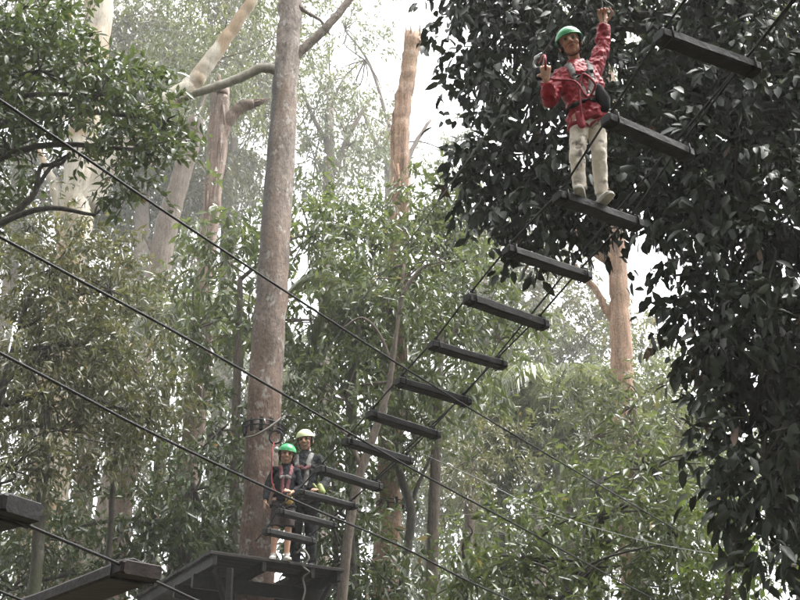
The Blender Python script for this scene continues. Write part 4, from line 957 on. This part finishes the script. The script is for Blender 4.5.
    e = MB(); e.add(hv, hf); hel = e.build('helmet', M[o['helmet']], root)
    e = MB()
    rim = [hp(.098 * math.cos(a), .014 + .118 * math.sin(a), .031 - .012 * max(0, math.sin(a))) for a in [2 * math.pi * q / 36 for q in range(37)]]
    e.loft(rim, .0045 * hk, 6); e.build('rim', M[o['helmet']], hel)
    for s in (-1, 1):
        for yy in (-.02, .035):
            e = MB(); e.limb([hp(s * .080, yy, .088), hp(s * .088, yy + .022, .073)], [.0055 * hk, .0055 * hk], 6); e.build('vent', M['black_web'], hel)
    e = MB()
    for s in (-1, 1):
        e.loft([hp(s * .088, -.03, .03), hp(s * .080, -.018, -.02), hp(s * .060, -.022, -.075), hp(s * .028, -.035, -.112), hp(0, -.040, -.118)], [(.0085 * hk, .002 * hk)] * 5, 6, H @ Vector((0, 1, 0.2)))
        e.loft([hp(s * .092, .055, .025), hp(s * .082, .025, -.02), hp(s * .066, -.015, -.066)], [(.007 * hk, .002 * hk)] * 3, 6, H @ Vector((0, .3, 1)))
    e.build('chin_strap', M['black_web'], hel)
    # upper garment
    t = MB(); tk = o.get('bulk', 1.12) * k; hem = o.get('hem', 0.10) * k
    dn = (pel - che).normalized()
    t.loft([pel + dn * hem, pel + dn * hem * .3, pel.lerp(che, .35), pel.lerp(che, .7), che, che.lerp(nek, .5), nek - (nek - che) * .08, nek + (nek - che).normalized() * .022 * k],
           [(.150 * tk, .110 * tk), (.148 * tk, .110 * tk), (.138 * tk, .104 * tk), (.146 * tk, .106 * tk), (.152 * tk, .110 * tk), (.128 * tk, .092 * tk), (.075 * tk, .066 * tk), (.062 * tk, .06 * tk)], 20, hx + sx)
    for a, b, c in (('shl', 'ell', 'wrl'), ('shr', 'elr', 'wrr')):
        A, B, Cc = g(a), g(b), g(c); end = o.get('sleeve', 0.95)
        pts = [che.lerp(A, .5), A, A.lerp(B, .5), B]; rr = [.064, .059, .055, .052]
        if end > .5:
            q = (end - .5) / .5; pts += [B.lerp(Cc, .5 * q), B.lerp(Cc, q)]; rr += [.048, .040]
        t.limb([nek - (nek - che) * .12, che.lerp(nek, .55).lerp(A, .55), A], [x * tk for x in (.055, .060, .054)], 12)
        t.limb(pts[:-1], [x * tk for x in rr[:-1]], 14); t.loft(pts[-2:], [x * tk for x in rr[-2:]], 14)
    up = remesh(t, 'jacket', 0.008 * (0.6 + .4 * k), 3, 0.022 * k * o.get('folds', 1.0))
    bvh = BVHTree.FromPolygons([v.co.copy() for v in up.vertices], [tuple(p.vertices) for p in up.polygons])
    put(up, o.get('top_name', 'jacket'), o['top'], root)
    # legs
    t = MB(); lk = o.get('legbulk', 1.15) * k; end = o.get('trouser', .97)
    t.limb([pel + Vector((0, 0, .07 * k)), pel, (g('hil') + g('hir')) / 2 - Vector((0, 0, .03 * k))], [(.12 * lk, .085 * lk), (.132 * lk, .092 * lk), (.118 * lk, .085 * lk)], 16, 0, hx)
    for a, b, c in (('hil', 'knl', 'anl'), ('hir', 'knr', 'anr')):
        A, B, Cc = g(a), g(b), g(c)
        if end > .5:
            q = (end - .5) / .5
            pts = [A, A.lerp(B, .5), B, B.lerp(Cc, .4 * q), B.lerp(Cc, .8 * q), B.lerp(Cc, q)]; rr = [.080, .074, .064, .060, .054, .054]
        else:
            pts = [A, A.lerp(B, .5), A.lerp(B, end * 2)]; rr = [.082, .086, .088]
        t.limb(pts[:2], [x * lk for x in rr[:2]], 14); t.loft(pts, [x * lk for x in rr], 14)
    put(remesh(t, 'trousers', 0.008 * (0.6 + .4 * k), 3, 0.018 * k), o.get('leg_name', 'trousers'), o['legs'], root)
    # shoes
    for c, n in (('anl', 'l'), ('anr', 'r')):
        Cc = g(c); ft = Vector(J['foot' + n]).normalized(); sd = ft.cross(Vector((0, 0, 1))); zz = Vector((0, 0, 1))
        t = MB()
        t.limb([Cc - zz * .030 * k - ft * .045 * k, Cc - zz * .028 * k, Cc - zz * .034 * k + ft * .07 * k, Cc - zz * .044 * k + ft * .145 * k], [(.040 * k, .040 * k), (.042 * k, .046 * k), (.044 * k, .036 * k), (.040 * k, .022 * k)], 14, 0, sd)
        t.limb([Cc - zz * .02 * k, Cc + zz * .03 * k], [.042 * k, .042 * k], 12)
        sh = put(remesh(t, 'shoe', 0.006, 2), 'shoe', o['shoe'], root)
        t = MB(); t.limb([Cc - zz * .062 * k - ft * .055 * k, Cc - zz * .062 * k + ft * .05 * k, Cc - zz * .063 * k + ft * .155 * k], [(.042 * k, .013 * k), (.045 * k, .013 * k), (.040 * k, .011 * k)], 12, 0, sd)
        t.build('sole', M['sole'], sh)
    # harness webbing laid on the garment
    fr = che.lerp(pel, .3) + Vector((0, -0.4, 0))
    def strap(name, pts, wd, mat, parent, off=.006):
        q = [Vector(x) for x in catmull([tuple(p) for p in pts], 7)]
        out = []; nr = []
        for p in q:
            hit = bvh.find_nearest(p)
            if hit[0] is not None: out.append(hit[0] + hit[1] * off * k); nr.append(hit[1])
        vs = []; fs = []
        for i, p in enumerate(out):
            tg = (out[min(i + 1, len(out) - 1)] - out[max(i - 1, 0)]).normalized(); w_ = tg.cross(nr[i]).normalized() * wd * k * .5; n_ = nr[i] * .003 * k
            vs += [p - w_ - n_, p + w_ - n_, p + w_ + n_, p - w_ + n_]
        for i in range(len(out) - 1):
            for j in range(4): fs.append((i * 4 + j, i * 4 + (j + 1) % 4, i * 4 + 4 + (j + 1) % 4, i * 4 + 4 + j))
        fs += [(0, 1, 2, 3), tuple(len(vs) - 4 + j for j in (3, 2, 1, 0))]
        m_ = MB(); m_.add(vs, fs); return m_.build(name, M[mat], parent)
    fw = -(sx.cross(Vector((0, 0, 1)))); fw = fw if fw.y < 0 else -fw
    def T(u, d, z):                                   # on the trunk: u across, z 0 pelvis .. 1 chest .. 1.6 shoulder
        cc = pel.lerp(che, z) if z <= 1 else che.lerp(nek, (z - 1) / .8)
        return cc + sx * u * k + fw * d * k
    h = root
    ws = o['straps']
    a = strap('harness_belt', [T(.18 * math.sin(x), .14 * math.cos(x), .10) for x in [2 * math.pi * i / 12 for i in range(13)]], .045, ws[0], h)
    for s in (-1, 1):
        strap('shoulder_strap', [T(s * .03, .15, .25), T(s * .065, .16, .8), T(s * .085, .14, 1.2), T(s * .085, .05, 1.62), T(s * .085, -.06, 1.5), T(s * .06, -.14, .9), T(s * .04, -.14, .2)], .055, ws[1], h)
    strap('chest_strap', [T(-.10, .14, .92), T(0, .17, .9), T(.10, .14, .92)], .05, ws[2], h, .010)
    for s, hi, kn in ((-1, 'hil', 'knl'), (1, 'hir', 'knr')):
        A, B = g(hi), g(kn); c0 = A.lerp(B, .22); lp = MB()
        ring = []
        for i in range(15):
            x = 2 * math.pi * i / 14
            ring.append(c0 + hx * (.102 * lk * math.cos(x)) + Vector((0, 1, 0)) * (.102 * lk * math.sin(x)) + Vector((0, 0, 1)) * .03 * k * math.cos(x) * s)
        lp.loft(ring, [(.004 * k, .020 * k)] * 15, 6, hx); lp.build('leg_loop', M[ws[3]], h)
    m_ = MB(); m_.ring(T(0, .15, .22), .024 * k, .006 * k, sx, 14, 6, 0, 1.5); m_.build('carabiner', M['steel'], h)
    return root, T, hp, h

def lanyard(pts, r, mat, name, parent):
    q = [Vector(x) for x in catmull([tuple(p) for p in pts], 7)]; m_ = MB(); m_.loft(q, r, 7); return m_.build(name, M[mat], parent)

# person in red on the bridge
ST = ENDS[10]; KY = (ST[0] + (ST[1] - ST[0]) * 0.4).y - 0.03; dz11 = deck_z(10) + 0.031
sd = (ST[1] - ST[0]).normalized()
fa, fb = ST[0] + sd * 0.20, ST[0] + sd * 0.37
def K(px, py, dy=0.0): return PY(px, py, KY + dy)
anl = Vector((fa.x, fa.y + .0, dz11 + .066)); anr = Vector((fb.x, fb.y - .02, dz11 + .066))
hm = Matrix.Rotation(math.radians(-12), 3, 'Z') @ Matrix.Rotation(math.radians(14), 3, 'X') @ Matrix.Rotation(math.radians(-11), 3, 'Y')
Jk = dict(anl=anl, anr=anr, knl=K(577, 156, -.05), knr=K(599, 153, -.01), hil=K(580, 122, -.02), hir=K(596, 119, 0), pelvis=K(588, 113, 0), chest=K(580, 82, 0), neck=K(576, 65, 0.02), head=K(570, 43, -.03),
          shl=K(561, 76, 0), shr=K(594, 70, 0), ell=K(549, 102, -.06), wrl=K(546, 79, -.17), elr=K(603, 46, .02), wrr=K(604, 23, -.02), headm=hm, hk=.93,
          handl=((-.02, -.25, 1), (.2, 1, .25), 1.15, 1), handr=((-.1, -.05, 1), (.1, -1, 0), 1.2, 1), handk=.95, footl=(-.25, -1, -.05), footr=(.25, -1, -.05))
pk, Tk, hpk, hk_ = person('person in a red rain jacket, green helmet and cream trousers balancing on a hanging step', Jk, .77,
    dict(skin='skin', helmet='helmet_green', top='jacket_red', legs='trousers_cream', shoe='shoe_pale', bulk=1.26, legbulk=1.02, hem=.13, sleeve=.95, folds=2.0, straps=('black_web', 'grey_web', 'black_web', 'red_web')))
# lanyards from the harness to the cable
clip = PZ(547, 61, 7.1)
tgt = min([Vector(x) for x in catmull([tuple(p) for p in BEL], 20)], key=lambda p: (p - clip).length)
hl = Jk['wrl'] + Vector((0, -.02, .07))
lanyard([Tk(0, .17, .2), Tk(-.06, .26, .02), Tk(-.12, .26, .5), hl + Vector((.02, .03, -.05)), hl + Vector((0, 0, .1)), tgt.lerp(hl, .3), tgt - Vector((0, 0, .04))], .008, 'red_web', 'lanyard', hk_)
lanyard([Tk(.02, .17, .2), Tk(.05, .24, .35), Tk(-.02, .22, .75), Tk(-.08, .2, .35), Tk(-.1, .18, -.15), Tk(-.11, .15, -.45)], .008, 'red_web', 'lanyard', hk_)
m_ = MB(); m_.limb([Tk(-.12, .15, -.3), Tk(-.12, .15, -.62)], [(.026, .012), (.026, .012)], 8); m_.build('lanyard_pouch', M['red_web'], hk_)
m_ = MB(); m_.ring(tgt - Vector((0, 0, .035)), .045, .009, (0.6, .8, 0.2), 18, 7, 0, 1.0); m_.limb([tgt + Vector((-.02, .02, .025)), tgt + Vector((.02, -.02, .025))], [.014, .014], 8)
m_.build('cable_carabiner', M['steel'], hk_)
m_ = MB(); m_.beam(tgt - Vector((0, 0, .09)), tgt - Vector((0, 0, .19)), .07, .05, .012, (0, 1, 0)); m_.build('trolley_grip', M['black_web'], hk_)
hr = Jk['wrr'] + Vector((-.005, -.02, .07))
up_t = min([Vector(x) for x in catmull([tuple(p) for p in BEL + []], 20)], key=lambda p: (p - (hr + Vector((0, 0, .4)))).length)
lanyard([hr + Vector((0, .012, -.10)), hr + Vector((0, .012, 0)), hr + Vector((0, .012, .10)), up_t.lerp(hr, .3), up_t], .009, 'rope_dark', 'hand_loop', hk_)
sp = Tk(.08, .16, .15)
m_ = MB(); m_.limb([Tk(.10, .12, .45), Tk(.12, .12, .1), Tk(.115, .11, -.15)], [(.035, .022), (.05, .026), (.038, .022)], 10); m_.build('side_pouch', M['black_web'], hk_)

# two people on the platform
def plat(u, v, z=0.0): return PC + PU * u + PVV * v + Vector((0, 0, z))
def standing(u, v, h, k, yaw, lean, arms, hkx, tilt=0.0):
    """upright figure of height h (without helmet); yaw turns it about its feet"""
    o = plat(u, v); R = Matrix.Rotation(yaw, 3, 'Z')
    def L(x, y, z): return o + R @ Vector((x * h + lean * z, y * h, z * h))
    J = dict(anl=L(-.055, 0, .04), anr=L(.055, 0, .04), knl=L(-.053, -.012, .275), knr=L(.053, -.010, .275), hil=L(-.05, 0, .50), hir=L(.05, 0, .50), pelvis=L(0, 0, .54), chest=L(0, -.003, .72), neck=L(0, .008, .835),
             head=L(0, -.012, .925), shl=L(-.098, .005, .785), shr=L(.098, .005, .785), headm=R @ Matrix.Rotation(tilt, 3, 'Y') @ Matrix.Rotation(math.radians(10), 3, 'X'), hk=hkx, footl=R @ Vector((-.2, -1, -.03)), footr=R @ Vector((.2, -1, -.03)))
    for n, s in (('l', -1), ('r', 1)):
        J['el' + n] = L(*arms[n][0]); J['wr' + n] = L(*arms[n][1])
        J['hand' + n] = (R @ Vector(arms[n][2]), R @ Vector(arms[n][3]), .45, arms[n][4])
    return J
Jc = standing(.90, .10, 1.43, .80, math.radians(10), .03, dict(l=((-.145, .01, .63), (-.155, -.03, .49), (-.05, -.1, -1), (1, .2, 0), 1), r=((.135, -.02, .63), (.06, -.12, .56), (-.6, -.4, .1), (0, .6, -.6), 1)), 1.15, .12)
pc, Tc, hpc, hc_ = person('smaller person in green helmet, dark shirt and brown shorts on the platform edge', Jc, .82,
    dict(skin='skin_tan', helmet='helmet_green', top='shirt_navy', legs='shorts_brown', shoe='shoe_pale', top_name='shirt', leg_name='shorts', bulk=1.06, hem=.06, sleeve=.93, trouser=.47, legbulk=1.05, smile=True, straps=('black_web', 'pink_web', 'grey_web', 'black_web')))
lanyard([Tc(0, .17, .2), Tc(-.10, .22, .0), Tc(-.19, .16, .5), Tc(-.21, .10, 1.2), hpc(-.16, 0, .0), lc_ + Vector((-.02, -.02, -.08))], .008, 'rope_red', 'lanyard', hc_)
m_ = MB(); m_.limb([Tc(.06, .20, -.05), Tc(.07, .21, -.32)], [(.035, .02), (.05, .03)], 10); m_.ring(Tc(.06, .2, .08), .03, .007, (1, 0, 0), 12, 6); m_.build('trolley', M['yellow'], hc_)
m_ = MB(); m_.ell(hpc(-.12, -.03, .03), (.03, .03, .035)); m_.build('trolley', M['steel'], hc_)
Ja = standing(1.33, .36, 1.80, 1.0, math.radians(-8), -.03, dict(l=((-.14, .02, .63), (-.10, -.10, .545), (.4, -.6, 0), (0, .5, -.6), 1), r=((.15, .01, .63), (.13, -.10, .52), (-.3, -.7, 0), (0, .5, -.6), -1)), 1.2, -.10)
pa, Ta, hpa, ha_ = person('taller smiling person in cream helmet and dark rain jacket on the platform', Ja, 1.06,
    dict(skin='skin_tan', helmet='helmet_cream', top='jacket_grey', legs='trousers_dark', shoe='shoe_dark', bulk=1.08, hem=.12, smile=True, straps=('black_web', 'grey_web', 'pink_web', 'black_web')))
m_ = MB(); gp = Ja['wrr'] + Vector((0.0, -.05, 0)); m_.limb([gp + Vector((0, 0, .05)), gp + Vector((.03, -.02, -.03))], [(.035, .025), (.045, .028)], 10); m_.limb([gp + Vector((-.04, 0, .02)), gp + Vector((-.08, 0, .07))], [.02, .015], 8)
m_.build('glove', M['lime'], ha_)
lanyard([Ta(0, .17, .2), Ta(-.08, .24, .1), Ta(-.14, .22, .7), Ta(-.12, .16, 1.0)], .009, 'rope_red', 'lanyard', ha_)

# ------------------------------------------------------------------ haze (misty rain)
hz = MB()
x0, x1, y0, y1, z0, z1 = -75, 75, -30, 95, -1.2, 70
hz.add([(x, y, z) for z in (z0, z1) for y in (y0, y1) for x in (x0, x1)], [(0, 2, 3, 1), (4, 5, 7, 6), (0, 1, 5, 4), (2, 6, 7, 3), (0, 4, 6, 2), (1, 3, 7, 5)])
hm = bpy.data.materials.new('haze'); hm.use_nodes = True
ht = hm.node_tree; ht.nodes.remove(ht.nodes['Principled BSDF'])
pv = ht.nodes.new('ShaderNodeVolumePrincipled')
pv.inputs['Color'].default_value = (0.96, 0.97, 0.95, 1); pv.inputs['Density'].default_value = 0.0016; pv.inputs['Anisotropy'].default_value = 0.0
ht.links.new(pv.outputs[0], ht.nodes['Material Output'].inputs['Volume'])
tag(hz.build('haze', hm, None, False), 'thin pale rain mist hanging through the whole forest', 'mist', kind='stuff')
